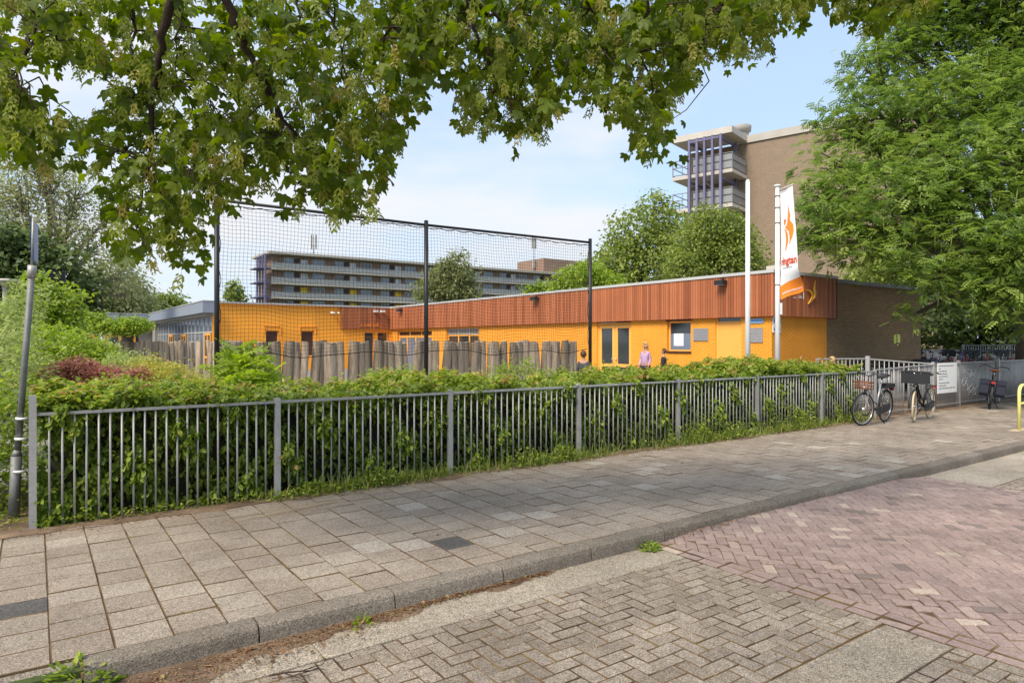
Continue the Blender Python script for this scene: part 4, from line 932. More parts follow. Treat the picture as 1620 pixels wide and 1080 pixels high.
# ================================================================== LONG GALLERY FLATS (far)
Yf=F*2.8*1.0/22.7
T=None
fS,fT=37.66,133.66; ftop=19.2; FL=72.0
T=thing('gallery_flats','long grey brick gallery flats with pale balcony bands and yellow doors','building',W(fS,fT),RZ)
m=MB(); m.box(0,FL,0,10,-.1,ftop-.5); m.build('brick_wall','farbrick',T)
m=MB(); m.box(-1.2,FL+.5,-1.9,10.4,ftop-.5,ftop); m.build('roof_slab','conc',T)
for f in range(1,6):
    zb=ftop-.45-2.8*f
    m=MB(); m.box(-.6,FL,-1.8,-.01,zb-.28,zb); m.build('gallery_slab','conc',T)
    m=MB(); m.box(-.6,FL,-1.75,-1.70,zb+1.05,zb+1.12); 
    for q in range(0,72): m.box(q*1.0-.03,q*1.0+.03,-1.74,-1.70,zb,zb+1.05)
    m.build('railing','galvd',T)
    m=MB(); m.box(-.6,FL,-1.72,-1.68,zb+.08,zb+1.0); m.build('railing_panel','wired',T)
    if f<5:
        for q in range(14):
            x=2.3+q*5.15+(0.5 if q%2 else 0)
            m=MB(); m.box(x,x+2.5,-.06,-.01,zb+.85,zb+2.35); w_=m.build('window',('alu'),T)
            m=MB()
            for h in range(3): m.box(x+.08+h*.80,x+.08+h*.80+.72,-.075,-.062,zb+.95,zb+2.27)
            m.build('pane','glassl' if (q*7+f*3)%4 else 'glass',w_)
        for q in range(7):
            x=5.6+q*10.3; m=MB(); m.box(x,x+.95,-.08,-.01,zb+.02,zb+2.2); m.box(x+1.05,x+1.35,-.07,-.01,zb+.02,zb+2.2); m.build('door','yellowdoor' if f in (3,4) else 'curtain',T)
            m=MB(); m.box(x-1.4,x-.3,-.09,-.01,zb+.02,zb+2.3); m.build('recess_shade_panel','dkbrown',T)  # flat dark panel on the wall, a recess's shade painted as colour
m=MB()
for x,y_ in ((-1.8,-1.7),(-1.8,0),(-1.8,2.0),(-1.8,4)): m.box(x-.15,x+.15,y_-.15,y_+.15,0,ftop-.6)
for f in range(0,6): m.box(-1.9,-1.7,-1.8,4.1,ftop-.9-2.8*f,ftop-.7-2.8*f)
for f in range(1,6): m.box(-3.2,-.6,-1.6,4,ftop-.6-2.8*f,ftop-.4-2.8*f)
m.build('violet_stair_frame','purple',T)
m=MB()
for x in (4,15,23,31,39,46,53,60,66): m.box(x,x+.7,2,2.7,ftop,ftop+.55)
m.build('roof_vent','concd',T)
m=MB(); m.box(FL-5,FL+12,-.4,11,-.1,ftop+3.6); m.build('lift_tower','farbrick',T)
m=MB(); m.box(FL+3.4,FL+4.6,-.46,-.405,ftop+.8,ftop+2.6); m.build('tower_window','curtain',T)
for x,z0,hh in ((9.2,ftop,4.6),(FL-5.5,ftop+.2,9.0)):
    k_=W(fS+x,fT+3,z0); T2=thing('antenna_mast','%s telecom mast with panel antennas on the roof of the long flats'%('thin' if hh<5 else 'taller'),'antenna',k_,RZ)
    m=MB(); m.tube([(0,0,0),(0,0,hh)],.09,8); m.build('mast','galvd',T2)
    m=MB()
    for a in range(3 if hh>5 else 2):
        cx,cy=.55*math.cos(a*2.1),.4*math.sin(a*2.1); m.box(cx-.14,cx+.14,cy-.1,cy+.1,hh-2.9,hh); m.box(min(0,cx),max(0,cx)+.01,cy*.5-.03,cy*.5+.03,hh-1.0,hh-.9); m.box(min(0,cx),max(0,cx)+.01,cy*.5-.03,cy*.5+.03,hh-2.4,hh-2.3)
    if hh>5: m.box(-.4,.3,-.3,.3,1.2,3.2)
    m.build('panel_antenna','concd',T2)
# ================================================================== BICYCLES
def bike(label,loc,heading,frame='silver',tyre='rubber',load=None,lean=0,steer=0,saddle='blackpl',simple=False,group=None,cat='bicycle',stand='side'):
    """local x forward; wheels touch z=0"""
    T=thing('bicycle',label,cat,loc,heading,group); T.rotation_euler=(lean,0,heading)
    r=.345; wb=.54
    def wheel(cx,rot,name):
        m=MB(); m.torus((0,0,0),r-.02,.021,'y',40,8,0); w=m.build(name,tyre,T); w.location=(cx,0,r); w.rotation_euler=(0,0,rot)
        m=MB(); m.torus((0,0,0),r-.044,.011,'y',40,6); m.build('rim','chrome' if tyre!='cream' else 'cream',w)
        m=MB()
        for i in range(18 if not simple else 9):
            a=i*2*math.pi/(18 if not simple else 9); m.tube([(.02*math.cos(a+1.2),.022*(-1)**i,.02*math.sin(a+1.2)),((r-.045)*math.cos(a),0,(r-.045)*math.sin(a))],.0016,3,cap=False)
        m.build('spokes','chrome',w); m=MB(); m.tube([(0,-.05,0),(0,.05,0)],.024 if not (tyre=='rubber' and frame=='silver') else .05,10); m.build('hub','chrome',w); return w
    hx,hz=.40,.86   # head tube top
    st=math.tan(R(20)); fw=wb+.03
    wheel(-wb,0,'rear_wheel'); fo=bpy.data.objects.new('steering',None) if False else None
    wf=wheel(fw,steer,'front_wheel')
    m=MB(); bb=(-.06,0,.29); sx=(-.24,0,.84); hb=(hx+.06,0,.70); ht=(hx,0,.86)
    m.tube([sx,bb],.017,8); m.tube([hb,(.22,0,.42),bb],.023,8); m.tube([(hx+.02,0,.80),(.12,0,.50),(-.10,0,.42)],.018,8); m.tube([(hx+.075,0,.66),(hx-.01,0,.90)],.024,8)
    for y in (-.055,.055): m.tube([bb,(-wb,y,r)],.010,6); m.tube([(-.20,0,.74),(-wb,y,r)],.009,6)
    m.build('frame',frame,T)
    m=MB()
    for y in (-.055,.055): m.tube([(hx+.07,y*.7,.67),(hx+.10,y,.58),(fw,y,r)],.011,6)
    m.tube([(hx+.07,-.045,.675),(hx+.07,.045,.675)],.014,6); m.build('fork',frame,T)
    m=MB(); m.tube([(hx-.005,0,.88),(hx-.03,0,1.04)],.013,8)
    g_=[(hx-.30,-.31,1.06),(hx-.16,-.29,1.09),(hx-.02,-.18,1.10),(hx+.03,-.06,1.05),(hx-.01,0,1.035),(hx+.03,.06,1.05),(hx-.02,.18,1.10),(hx-.16,.29,1.09),(hx-.30,.31,1.06)]
    m.tube(g_,.011,8); m.build('handlebar','chrome' if tyre=='cream' else 'blackpl',T)
    for sg in (-1,1):
        m=MB(); m.tube([(hx-.31,.311*sg,1.058),(hx-.19,.296*sg,1.085)],.017,8); m.build('grip','blackpl' if saddle!='leather' else 'leather',T)
    # saddle
    m=MB(); zc=.99; pr=[(-.14,.10),(-.10,.115),(-.04,.10),(.02,.06),(.08,.032),(.13,.022)]
    vs=[];n_=len(pr)
    for x,w in pr:
        for k_ in range(10):
            a=2*math.pi*k_/10; vs.append((-.27+x,w*math.cos(a),zc+.028*math.sin(a)+( .018 if x<-.08 else 0)))
    fs=[(i*10+k_,(i+1)*10+k_,(i+1)*10+(k_+1)%10,i*10+(k_+1)%10) for i in range(n_-1) for k_ in range(10)]+[tuple(range(10)),tuple((n_-1)*10+k_ for k_ in range(10))[::-1]]
    m.add(vs,fs,0,None,True); m.build('saddle',saddle,T)
    m=MB(); m.tube([(-.23,0,.80),(-.285,0,.975)],.013,8); m.build('seat_post','chrome',T)
    # mudguards
    for cx,a0,a1,nm in ((-wb,R(15),R(200),'rear_mudguard'),(fw,R(-5),R(165),'front_mudguard')):
        m=MB(); vs=[];q=18
        for i in range(q+1):
            a=a0+(a1-a0)*i/q
            for y,rr in ((-.026,r+.006),(-.015,r+.017),(.015,r+.017),(.026,r+.006)): vs.append((cx+rr*math.cos(a),y,r+rr*math.sin(a)))
        fs=[(i*4+k_,i*4+k_+1,(i+1)*4+k_+1,(i+1)*4+k_) for i in range(q) for k_ in range(3)]; m.add(vs,fs,0,None,True); m.build(nm,'blackpl',T)
    # rack
    m=MB()
    for y in (-.06,.06): m.tube([(-.30,y,.735),(-.80,y,.745)],.006,6); m.tube([(-.66,y,.74),(-wb,y*1.1,r)],.005,6)
    for x in (-.35,-.5,-.65,-.79): m.tube([(x,-.06,.74),(x,.06,.74)],.005,6)
    m.build('rear_rack','blackpl',T)
    m=MB(); m.prism([(-.60,.30),(-.56,.42),(-.1,.36),(.03,.36),(.05,.22),(-.06,.20),(-.50,.25)],.055,.085); m.build('chain_guard','blackpl',T)
    m=MB(); m.tube([(-.06,-.10,.29),(-.06,.10,.29)],.014,8)
    m.tube([(-.06,-.10,.29),(.06,-.11,.17)],.010,6); m.tube([(-.06,.10,.29),(-.18,.11,.41)],.010,6)
    m.box(.02,.11,-.20,-.12,.155,.18); m.box(-.23,-.14,.12,.20,.40,.425); m.build('crank_and_pedals','blackpl',T)
    m=MB(); m.box(-.86,-.80,-.045,.045,.68,.73); m.build('rear_light','reddk',T)
    m=MB(); m.tube([(hx+.11,0,.80),(hx+.17,0,.80)],[.028,.036],10); m.build('headlight','lens',T)
    if stand=='side': m=MB(); m.tube([(-.08,-.04,.26),(-.17,-.20,.0)],.011,6); m.tube([(-.17,-.20,.004),(-.13,-.25,.004)],.010,6); m.build('kickstand','blackpl',T)
    else:
        m=MB(); m.tube([(-.02,-.03,.27),(-.14,-.17,.0)],.012,6); m.tube([(-.02,.03,.27),(-.14,.17,.0)],.012,6); m.build('kickstand','blackpl',T)
    if load in('crate','wire'):
        m=MB(); x0,x1,y0,y1,z0,z1=(.40,.72,-.24,.24,.84,1.10) if load=='crate' else (.48,.72,-.15,.15,.78,.92)
        th=.012
        if load=='crate':
            m.box(x0,x1,y0,y1,z0,z0+th)
            for a,b_,c,d in ((x0,x0+th,y0,y1),(x1-th,x1,y0,y1),(x0+th,x1-th,y0,y0+th),(x0+th,x1-th,y1-th,y1)):
                m.box(a,b_,c,d,z0+th,z1-.04) ; m.box(a,b_,c,d,z1-.025,z1)
            for y in (y0+.02,y1-.02,y0+.16,y1-.16): m.box(x0+.001,x0+th-.001,y-.05,y+.05,z1-.04,z1-.025); m.box(x1-th+.001,x1-.001,y-.05,y+.05,z1-.04,z1-.025)
            m.box(x0-.008,x1+.008,y0-.008,y0+.004,z1-.02,z1+.004); m.box(x0-.008,x1+.008,y1-.004,y1+.008,z1-.02,z1+.004); m.box(x0-.008,x0+.004,y0,y1,z1-.02,z1+.003); m.box(x1-.004,x1+.008,y0,y1,z1-.02,z1+.003)
        else:
            for z in (z0,z0+.06,z0+.12,z1): m.tube([(x0,y0,z),(x1,y0,z),(x1,y1,z),(x0,y1,z),(x0,y0,z)],.008,5)
            for i in range(6):
                y=y0+(y1-y0)*i/5; m.tube([(x0,y,z1),(x0,y,z0),(x1,y,z0),(x1,y,z1)],.005,4); x=x0+(x1-x0)*i/5; m.tube([(x,y0,z1),(x,y0,z0),(x,y1,z0),(x,y1,z1)],.005,4)
        m.build('crate' if load=='crate' else 'wire_basket','blackpl' if load=='crate' else 'leather',T)
        m=MB(); m.tube([(hx+.05,0,.72),(.56,-.08,.80),(.70,-.08,.80)],.008,6); m.tube([(hx+.05,0,.72),(.56,.08,.80),(.70,.08,.80)],.008,6); m.build('front_rack','blackpl',T)
    if load=='wire':
        m=MB(); m.box(-.78,-.42,-.085,.085,.755,.84); m.build('battery','blackpl',T)
    if load=='pannier':
        for sg in (-1,1):
            m=MB(); y0,y1=sorted((.08*sg,.27*sg)); vs=[];prf=[(-.80,.74),(-.34,.74),(-.36,.40),(-.44,.34),(-.72,.34),(-.80,.42)]
            m.prism(prf,y0,y1); m.box(-.82,-.32,min(y0,y1)-.012,max(y0,y1)+.012,.66,.765); m.build('pannier_bag','navy',T)
            m=MB(); yy=.283*sg
            for x in (-.68,-.46): m.box(x-.015,x+.015,min(yy,yy-.004*sg),max(yy,yy-.004*sg),.45,.70)
            m.build('strap','blackpl',T)
    return T
random.seed(3)
def headed(fr,re_): return math.atan2(fr[1]-re_[1],fr[0]-re_[0])
f1,r1=(7.28,13.92),(8.13,14.62); c=((f1[0]+r1[0])/2,(f1[1]+r1[1])/2,0)
bike('silver framed bicycle with red front basket leaning by the hedge end of the fence',c,headed(f1,r1),'silver','rubber','wire',R(-3),R(-14),'blackpl',stand='double')
f1,r1=(8.76,14.60),(9.56,15.35); c=((f1[0]+r1[0])/2,(f1[1]+r1[1])/2,0)
bike('dark bicycle with cream tyres and black plastic crate in front of the gate',c,headed(f1,r1),'black','cream','crate',R(-2),R(10),'blackpl')
r1,f1=(12.32,17.30),(12.98,18.25); c=((f1[0]+r1[0])/2,(f1[1]+r1[1])/2,0)
bike('black bicycle with brown saddle and dark panniers leaning on the graffiti fence',c,headed(f1,r1),'black','rubber','pannier',R(7),R(4),'leather')
# parked rows in the yard
cols=['black','reddk','navy','black','silver','galvd','blue','black']
sp=[(18.9+i*.58,10.75) for i in range(14)]
lab=['first','second','third','fourth','fifth','sixth','seventh','eighth','ninth','tenth','eleventh','twelfth','thirteenth','fourteenth']
for i,(s_,t_) in enumerate(sp):
    p_=W(s_,t_,.15); bike('bicycle parked against the dark brick wall, %s from the left of its row'%lab[i],(p_.x,p_.y,0),RZ+R(90)+random.uniform(-.15,.15),cols[i%8],'rubber','crate' if i%4==1 else None,random.uniform(-.05,.05),random.uniform(-.4,.4),simple=True,group='bicycles parked in the school yard')
for q in range(2):
    for i in range(14):
        p_=Vector((16.0+q*.3+i*.56,27.5+i*.16+q*2.3,.28)); bike('bicycle in the %s shaded row beyond the brick wall, %s from the left'%(('front','rear')[q],lab[i]),p_,R(70)+random.uniform(-.3,.3),cols[(i+3*q+3)%8],'rubber','crate' if i%3==1 else ('wire' if i%5==2 else None),random.uniform(-.1,.1),random.uniform(-.5,.5),simple=True,group='bicycles parked in the school yard')

# ================================================================== PEOPLE
def skin_mesh(name,verts,edges,radii,mat,parent,sub=2):
    me=bpy.data.meshes.new(name); me.from_pydata(verts,edges,[]); me.materials.append(M[mat]); o=bpy.data.objects.new(name,me); col.objects.link(o); o.parent=parent
    sk=o.modifiers.new('skin','SKIN'); sk.use_smooth_shade=True; sv=me.skin_vertices[0].data if me.skin_vertices else None
    for i,r in enumerate(radii): sv[i].radius=(r if isinstance(r,tuple) else (r,r)); sv[i].use_root=(i==0)
    ss=o.modifiers.new('sub','SUBSURF'); ss.levels=sub; ss.render_levels=sub; return o
def person(label,loc,rz,h,top,hairm,trouser='jeans',hair='short',legsp=.09,armfwd=.06,headturn=0):
    T=thing('person',label,'person',loc,rz); k=h/1.7
    S=lambda v:tuple(x*k for x in v)
    hip=.88;sh=1.36
    V=[(0,0,hip+.02),(0,0,1.10),(0,0,1.28),(0,0,sh+.06),(0,.0,1.47),(0,.01,1.56),(0,.02,1.63)]; Rd=[(.13,.10),(.115,.09),(.13,.09),(.065,.06),(.05,.05),(.085,.098),(.07,.08)]; Ed=[(0,1),(1,2),(2,3),(3,4),(4,5),(5,6)]
    def chain(st,pts,rs):
        p=st
        for q,r in zip(pts,rs): V.append(q); Rd.append(r); Ed.append((p,len(V)-1)); p=len(V)-1
        return p
    wr=[]
    for sg in (-1,1):
        chain(0,[(sg*legsp,0,hip-.06),(sg*(legsp+.005),.02,.48),(sg*(legsp+.01),-.01,.10),(sg*(legsp+.01),.03,.035),(sg*(legsp+.02),.15,.03)],[.085,.056,.042,(.042,.035),(.04,.025)])
        w_=chain(2,[(sg*.145,0,1.34),(sg*.19,-.03,1.08),(sg*.185,armfwd+.05,.86)],[.048,.038,.028]); 
        hand=chain(w_,[(sg*.18,armfwd+.07,.80)],[(.036,.018)])
        for f_ in range(4): chain(hand,[(sg*.18+(f_-1.5)*.004,armfwd+.055+f_*.017,.755-.006*abs(f_-1.5)),(sg*.175,armfwd+.06+f_*.016,.715-.006*abs(f_-1.5))],[.009,.008])
        chain(hand,[(sg*.168,armfwd+.12,.79),(sg*.163,armfwd+.125,.765)],[.010,.009])
    body=skin_mesh('body',[S(v) for v in V],Ed,[tuple(x*k for x in (r if isinstance(r,tuple) else (r,r))) for r in Rd],'skin',T)
    # coat
    V=[(0,0,hip-.04),(0,0,1.08),(0,0,1.29),(0,0,1.40)];Rd=[(.155,.125),(.135,.11),(.145,.11),(.075,.07)];Ed=[(0,1),(1,2),(2,3)]
    for sg in (-1,1): chain(2,[(sg*.14,0,1.335),(sg*.19,-.03,1.08),(sg*.187,armfwd+.04,.88)],[.062,.052,.042])
    skin_mesh('coat',[S(v) for v in V],Ed,[tuple(x*k for x in (r if isinstance(r,tuple) else (r,r))) for r in Rd],top,T)
    V=[(0,0,hip)];Rd=[(.14,.11)];Ed=[]
    for sg in (-1,1): chain(0,[(sg*legsp,0,hip-.08),(sg*(legsp+.005),.02,.48),(sg*(legsp+.01),-.01,.09)],[.095,.066,.055])
    skin_mesh('trousers',[S(v) for v in V],Ed,[tuple(x*k for x in (r if isinstance(r,tuple) else (r,r))) for r in Rd],trouser,T)
    for sg in (-1,1):
        m=MB(); m.ell((sg*(legsp+.015)*k,.06*k,.045*k),(.05*k,.14*k,.05*k),12,8); m.build('shoe','blackpl',T)
    m=MB(); hc=(0,-.015*k,1.615*k)
    m.ell(hc,(.098*k,.112*k,.115*k),18,12)
    m2=MB()
    if hair=='long': m.ell((0,-.06*k,1.48*k),(.095*k,.06*k,.22*k),14,10)
    ho=m.build('hair',hairm,T)
    for v in ho.data.vertices:      # open the hair over the face
        if v.co.y>.045*k and v.co.z<1.66*k: v.co.y=.045*k-(v.co.y-.045*k)*.6
    m=MB()
    for sg in (-1,1): m.ell((sg*.034*k,.105*k,1.585*k),(.012*k,.008*k,.009*k),8,6)
    m.build('eyes','ink',T)
    m=MB(); m.ell((0,.118*k,1.555*k),(.013*k,.018*k,.022*k),8,6); m.build('nose','skin',T)
    m=MB(); m.ell((0,.098*k,1.515*k),(.024*k,.008*k,.006*k),8,6); m.build('mouth','pinkc',T)
    m=MB()
    for sg in (-1,1): m.ell((sg*.092*k,.0,1.575*k),(.012*k,.02*k,.03*k),8,6)
    m.build('ears','skin',T)
    return T
p_=at(1021,560,22.4); person('person with long blond hair in a lilac coat standing by the orange wall',(p_.x,p_.y,.15),R(140),1.56,'lilac','blond','jeans','long')
p_=at(1050,560,22.0); person('person with short brown hair in a dark jacket below the orange window',(p_.x,p_.y,.15),R(60),1.36,'navy','brownh')
p_=at(923,560,16.8); person('person in dark patterned jacket standing at the right end of the log palisade',(p_.x,p_.y,.15),R(-15),1.36,'camo','brownh','navy')
p_=at(1316,560,16.4); person('child whose fair head shows above the hedge near the brick wall',(p_.x,p_.y,.15),R(100),1.22,'pinkc','blond')

# ================================================================== LEFT BACKGROUND POLES
p_=at(101,540,19); T=thing('goal_pole','thin black pole with a small dark panel rising from the shrubs','pole',(p_.x,p_.y,0))
m=MB(); ht=CZ+(H0-428)/F*19; m.tube([(0,0,-.1),(0,0,ht)],.045,8); m.build('pole','black',T); m=MB(); plate(m,0,0,.5,.05,ht-.5,ht-.02,R(235)); m.build('panel','black',T)
for (u,v,Y,r_,lab) in ((8,446,15,.05,'white lamp post with flat round cap at the left edge'),(16,496,22,.06,'lower grey lamp post behind the shrubs at the left edge')):
    p_=at(u,v,Y); T=thing('lamp_post',lab,'lamp',(p_.x,p_.y,0)); m=MB(); m.tube([(0,0,-.1),(0,0,p_.z)],r_,10); m.build('post','conc',T)
    m=MB(); m.lathe([(.05,-.12),(.10,-.03),(.30,0),(.30,.04),(.1,.07)],(0,0,p_.z),18); m.build('lamp_head','conc',T)

# ================================================================== HEDGE
T=thing('hornbeam_hedge','clipped green hedge running behind the steel bar fence','hedge',W(0,8.5))
hb=np.array(W(0,8.5))
def htop(s,t): return 1.10+.04*np.clip((t-7.85)/.7,0,1)+.11*np.exp(-((s-12.3)/2.6)**2)+.05*np.sin(s*1.7)+.04*np.sin(s*4.1+t*3)+.03*np.sin(s*9.3)+np.where(s<2.2,.03*(2.2-s),0)
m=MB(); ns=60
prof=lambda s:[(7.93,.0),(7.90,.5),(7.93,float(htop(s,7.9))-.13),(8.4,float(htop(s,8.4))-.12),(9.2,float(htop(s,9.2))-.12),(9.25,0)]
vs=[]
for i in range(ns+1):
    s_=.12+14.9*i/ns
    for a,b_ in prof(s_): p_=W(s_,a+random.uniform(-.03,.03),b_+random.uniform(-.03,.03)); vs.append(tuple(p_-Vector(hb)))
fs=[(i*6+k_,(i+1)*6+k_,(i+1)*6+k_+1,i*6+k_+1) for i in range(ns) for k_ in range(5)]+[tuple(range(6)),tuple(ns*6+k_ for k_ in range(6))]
m.add(vs,fs,0,.5,True); m.build('dark_inner_hull','core',T)  # closed dark hull standing in for the shaded inside of the hedge
m=MB()
for i in range(420):
    s_=random.uniform(.1,15); t0=random.uniform(7.9,8.1); z0=random.uniform(0,.9); p_=W(s_,t0,z0)-Vector(hb); q_=W(s_+random.uniform(-.15,.15),random.uniform(7.78,7.9),z0+random.uniform(.1,.35))-Vector(hb); m.tube([p_,(p_+q_)/2+Vector((0,0,.03)),q_],[.008,.005,.002],4,cap=False)
m.build('twigs','bark',T)['kind']='stuff'
def hedge_leaves(n,kind):
    # density falls with distance; s sampled with bias
    s=15.1*rng.random(n)**1.35+.02
    if kind=='front':
        z=rng.random(n)*1.16+.01; dep=np.abs(rng.normal(0,.07,n)); cl=np.sin(s*6.1)*np.sin(z*7+s*2)+np.sin(s*13+z*5)*.5+.35*np.sin(s*27-z*21)
        keep=rng.random(n)<np.clip(.52+.46*cl,.08,1); s,z,dep,cl=s[keep],z[keep],dep[keep],cl[keep]; t=7.75+dep-.07*cl
        yaw=math.atan2(-N[1],-N[0])+rng.normal(0,.8,len(s)); pit=rng.normal(.75,.35,len(s)); rol=rng.normal(0,.45,len(s))
        k=len(s); var=np.clip(rng.beta(1.6,2.2,k)*.9+.12*cl,0,1)
    else:
        t=7.70+1.6*rng.random(n)**1.15; bump=.05*np.sin(s*5+t*4)+.05*np.sin(s*11-t*9)+.03*np.sin(s*23+t*17)
        z=htop(s,t)+bump-np.abs(rng.normal(0,.05,n)); up=rng.random(n)<.05; z[up]+=rng.random(up.sum())*.10
        yaw=rng.uniform(0,6.28,n); pit=rng.normal(.1,.4,n); rol=rng.normal(0,.5,n); k=n; var=np.clip(rng.beta(2.2,1.8,k)+bump*2.5,0,1)
    size=rng.uniform(.048,.092,k)*(1+.2*(s>8))
    pos=np.stack([s*D[0]+t*N[0],s*D[1]+t*N[1],z],1)-hb
    return pos,euler_mats(yaw,pit,rol),size,var
a=hedge_leaves(48000,'front'); b_=hedge_leaves(46000,'top')
leaves('foliage',T_SIMPLE,np.concatenate([a[0],b_[0]]),np.concatenate([a[1],b_[1]]),np.concatenate([a[2],b_[2]]),'l_hedge',T,np.concatenate([a[3],b_[3]]))
# long shoots above the hedge
m=MB(); P_=[];Y_=[];Z_=[]
for i in range(190):
    s_=random.uniform(.3,15); 
    if i<70: s_=random.choice((10.8,12.4,13.2,7.5,9.4,14.2))+random.gauss(0,.45)
    t_=random.uniform(8.0,9.25); z0=float(htop(np.array([s_]),np.array([t_]))[0])-.08; L=random.uniform(.05,.24); lean=(random.gauss(0,.10),random.gauss(0,.10)); p_=W(s_,t_,z0)-Vector(hb); q_=p_+Vector((lean[0],lean[1],L)); m.tube([p_,q_],[.004,.0015],4,cap=False)
    for kk in range(int(L/.028)): f=kk/(L/.028); P_.append(tuple(p_.lerp(q_,f+.1)))
m.build('shoots','bark',T)['kind']='stuff'; P_=np.array(P_); n=len(P_); leaves('shoot_leaves',T_SIMPLE,P_,euler_mats(rng.uniform(0,6.28,n),rng.normal(-.1,.4,n),rng.normal(0,.5,n)),rng.uniform(.045,.07,n),'l_bright',T)

# weeds, grass and ivy at the fence foot
n=4200; s_=rng.uniform(1.8,15.4,n); wgt=np.exp(-((s_-9.6)/.9)**2)+.8*np.exp(-((s_-3.6)/.7)**2)+.7*np.exp(-((s_-6.2)/.8)**2)+.9*np.exp(-((s_-12.2)/1.0)**2)+.12; keep=rng.random(n)<wgt; s_=s_[keep]; n=len(s_)
t_=7.62-np.abs(rng.normal(0,.09,n)); L=rng.uniform(.08,.26,n)
T_BL=([(0,-.03,0),(0,.03,0),(.55,.022,.02),(.55,-.022,.02),(1,0,-.08)],[(0,3,2,1),(3,4,2)])
o=stuff_leaves('grass_tufts',T_BL,np.stack([s_,t_],1),np.zeros(n)+.005,euler_mats(rng.uniform(0,6.28,n),-rng.uniform(.7,1.45,n),rng.normal(0,.4,n)),L,'l_grass','green and straw coloured grass tufts along the foot of the fence','grass')
n=3800; c=np.array([9.0,9.7,10.4,12.0,12.6,6.3,3.4,5.6,2.6,14.6]); ci=rng.integers(0,10,n); w_=np.array([.45,.4,.35,.5,.4,.3,.3,.3,.25,.3]); hh=np.array([.35,.5,.3,.55,.4,.22,.2,.25,.15,.25])
s_=c[ci]+rng.normal(0,1,n)*w_[ci]; d=rng.random(n); t_=7.66-np.abs(rng.normal(0,.14,n)); z=hh[ci]*rng.random(n)*np.exp(-((s_-c[ci])/w_[ci])**2*.5)+.01
stuff_leaves('weeds',T_SIMPLE,np.stack([s_,t_],1),z,euler_mats(rng.uniform(0,6.28,n),rng.normal(.1,.5,n),rng.normal(0,.5,n)),rng.uniform(.03,.06,n),'l_hedge','leafy green weeds spilling through the fence onto the pavement','weeds')
n=2400; s_=rng.uniform(-2.5,5,n); t_=7.66-rng.normal(0,.05,n)+np.where(s_<0,rng.uniform(0,.6,n),0)
stuff_leaves('ivy',T_SIMPLE,np.stack([s_,t_],1),rng.random(n)*.10,euler_mats(rng.uniform(0,6.28,n),rng.normal(.2,.4,n),rng.normal(0,.4,n)),rng.uniform(.03,.05,n),'l_hedge','low dark ivy creeping under the left fence panels','ivy')
def weed(label,loc,n,rad,h,mat='l_bright',sz=(.03,.06)):
    th=rng.uniform(0,6.28,n); r_=rad*np.sqrt(rng.random(n)); z=h*(1-(r_/rad)**2)*rng.random(n)+.005
    pos=np.stack([r_*np.cos(th),r_*np.sin(th),z],1); o=leaves('weed',T_SIMPLE,pos,euler_mats(th+rng.normal(0,.5,n),-rng.uniform(-.2,.9,n),rng.normal(0,.4,n)),rng.uniform(sz[0],sz[1],n),mat); o.location=loc; tag(o,label,'weed'); return o
q=W(.05,4.16,RD); weed('bushy green weed at the lowered left end of the kerb',(-2.34,3.62,RD),420,.19,.16)
weed('small weed tuft in the gutter left of the kerb weed',(-2.78,3.95,-.09),160,.11,.08)
q=W(4.52,4.22,RD); weed('small weed in the gutter at the corner of the mauve paving',(q.x,q.y,RD),110,.09,.07)
q=W(1.75,4.18,RD); weed('tiny seedling in the gutter leaf litter',(q.x,q.y,RD),26,.05,.05)
m=MB(); random.seed(9)
def fork(p,d,L,r,lev):
    q=p+d*L; m.tube([p,(p+q)/2+Vector((random.gauss(0,.01),random.gauss(0,.01),.004)),q],[r,r*.8,r*.5],5)
    if lev:
        for sg in (-1,1): a=random.uniform(.35,.8)*sg; fork(p.lerp(q,random.uniform(.4,1)),Vector((d.x*math.cos(a)-d.y*math.sin(a),d.x*math.sin(a)+d.y*math.cos(a),random.uniform(-.02,.05))),L*.62,r*.6,lev-1)
fork(Vector((0,0,.012)),Vector((.97,.2,.03)),.22,.006,3); o=m.build('fallen_twig','barkd'); o.location=(-1.35,3.72,RD+.01); tag(o,'dark forked twig lying in the gutter litter','twig')
# ================================================================== SHRUBS IN THE BED (left)
def shrub(label,lst,n,size,mat,cat='shrub',name='shrub',tmpl=T_SIMPLE,group=None,clump=7,cr=.16,shell=.45,tw=30,tr=.03,pitch=(.0,.5),rot=None):
    bl=pxblobs(lst); cx=sum(b[0] for b in bl)/len(bl); cy=sum(b[1] for b in bl)/len(bl)
    return tree(name,label,cat,(cx,cy,-.03),bl,None,n,size,mat,'bark',tr,group,tmpl,clump,cr,shell,tw,('foliage','stems'),.15,rot=rot or (lambda k,yaw:euler_mats(rng.uniform(0,6.28,k),rng.normal(pitch[0],pitch[1],k),rng.normal(0,.5,k))))
shrub('dense green shrubs filling the corner left of the first fence post',[(0,760,75,6.9),(-10,690,80,7.1),(20,640,60,7.6),(-70,800,90,6.6)],5200,.06,'l_hedge')
shrub('pale leaved shrub behind the pole at the left edge',[(-20,600,60,9.2),(30,560,55,9.8),(-60,640,80,8.6),(10,520,45,10.2)],5200,.065,'l_pale')
shrub('low yellow green shrub behind the left end of the hedge',[(110,632,40,9.5,.6),(180,625,42,9.6,.6),(60,640,36,9.4,.6)],4200,.055,'l_bright')
shrub('low red leaved shrub among the green ones',[(85,592,28,10.8,.6),(125,586,32,11,.6),(165,594,28,11,.55),(40,602,22,10.6,.5)],6000,.055,'l_red',cr=.12)
shrub('reddish tipped low shrub right of the red one',[(215,598,24,10.8,.6),(190,606,20,10.6,.6)],1600,.05,'l_red',cr=.12)
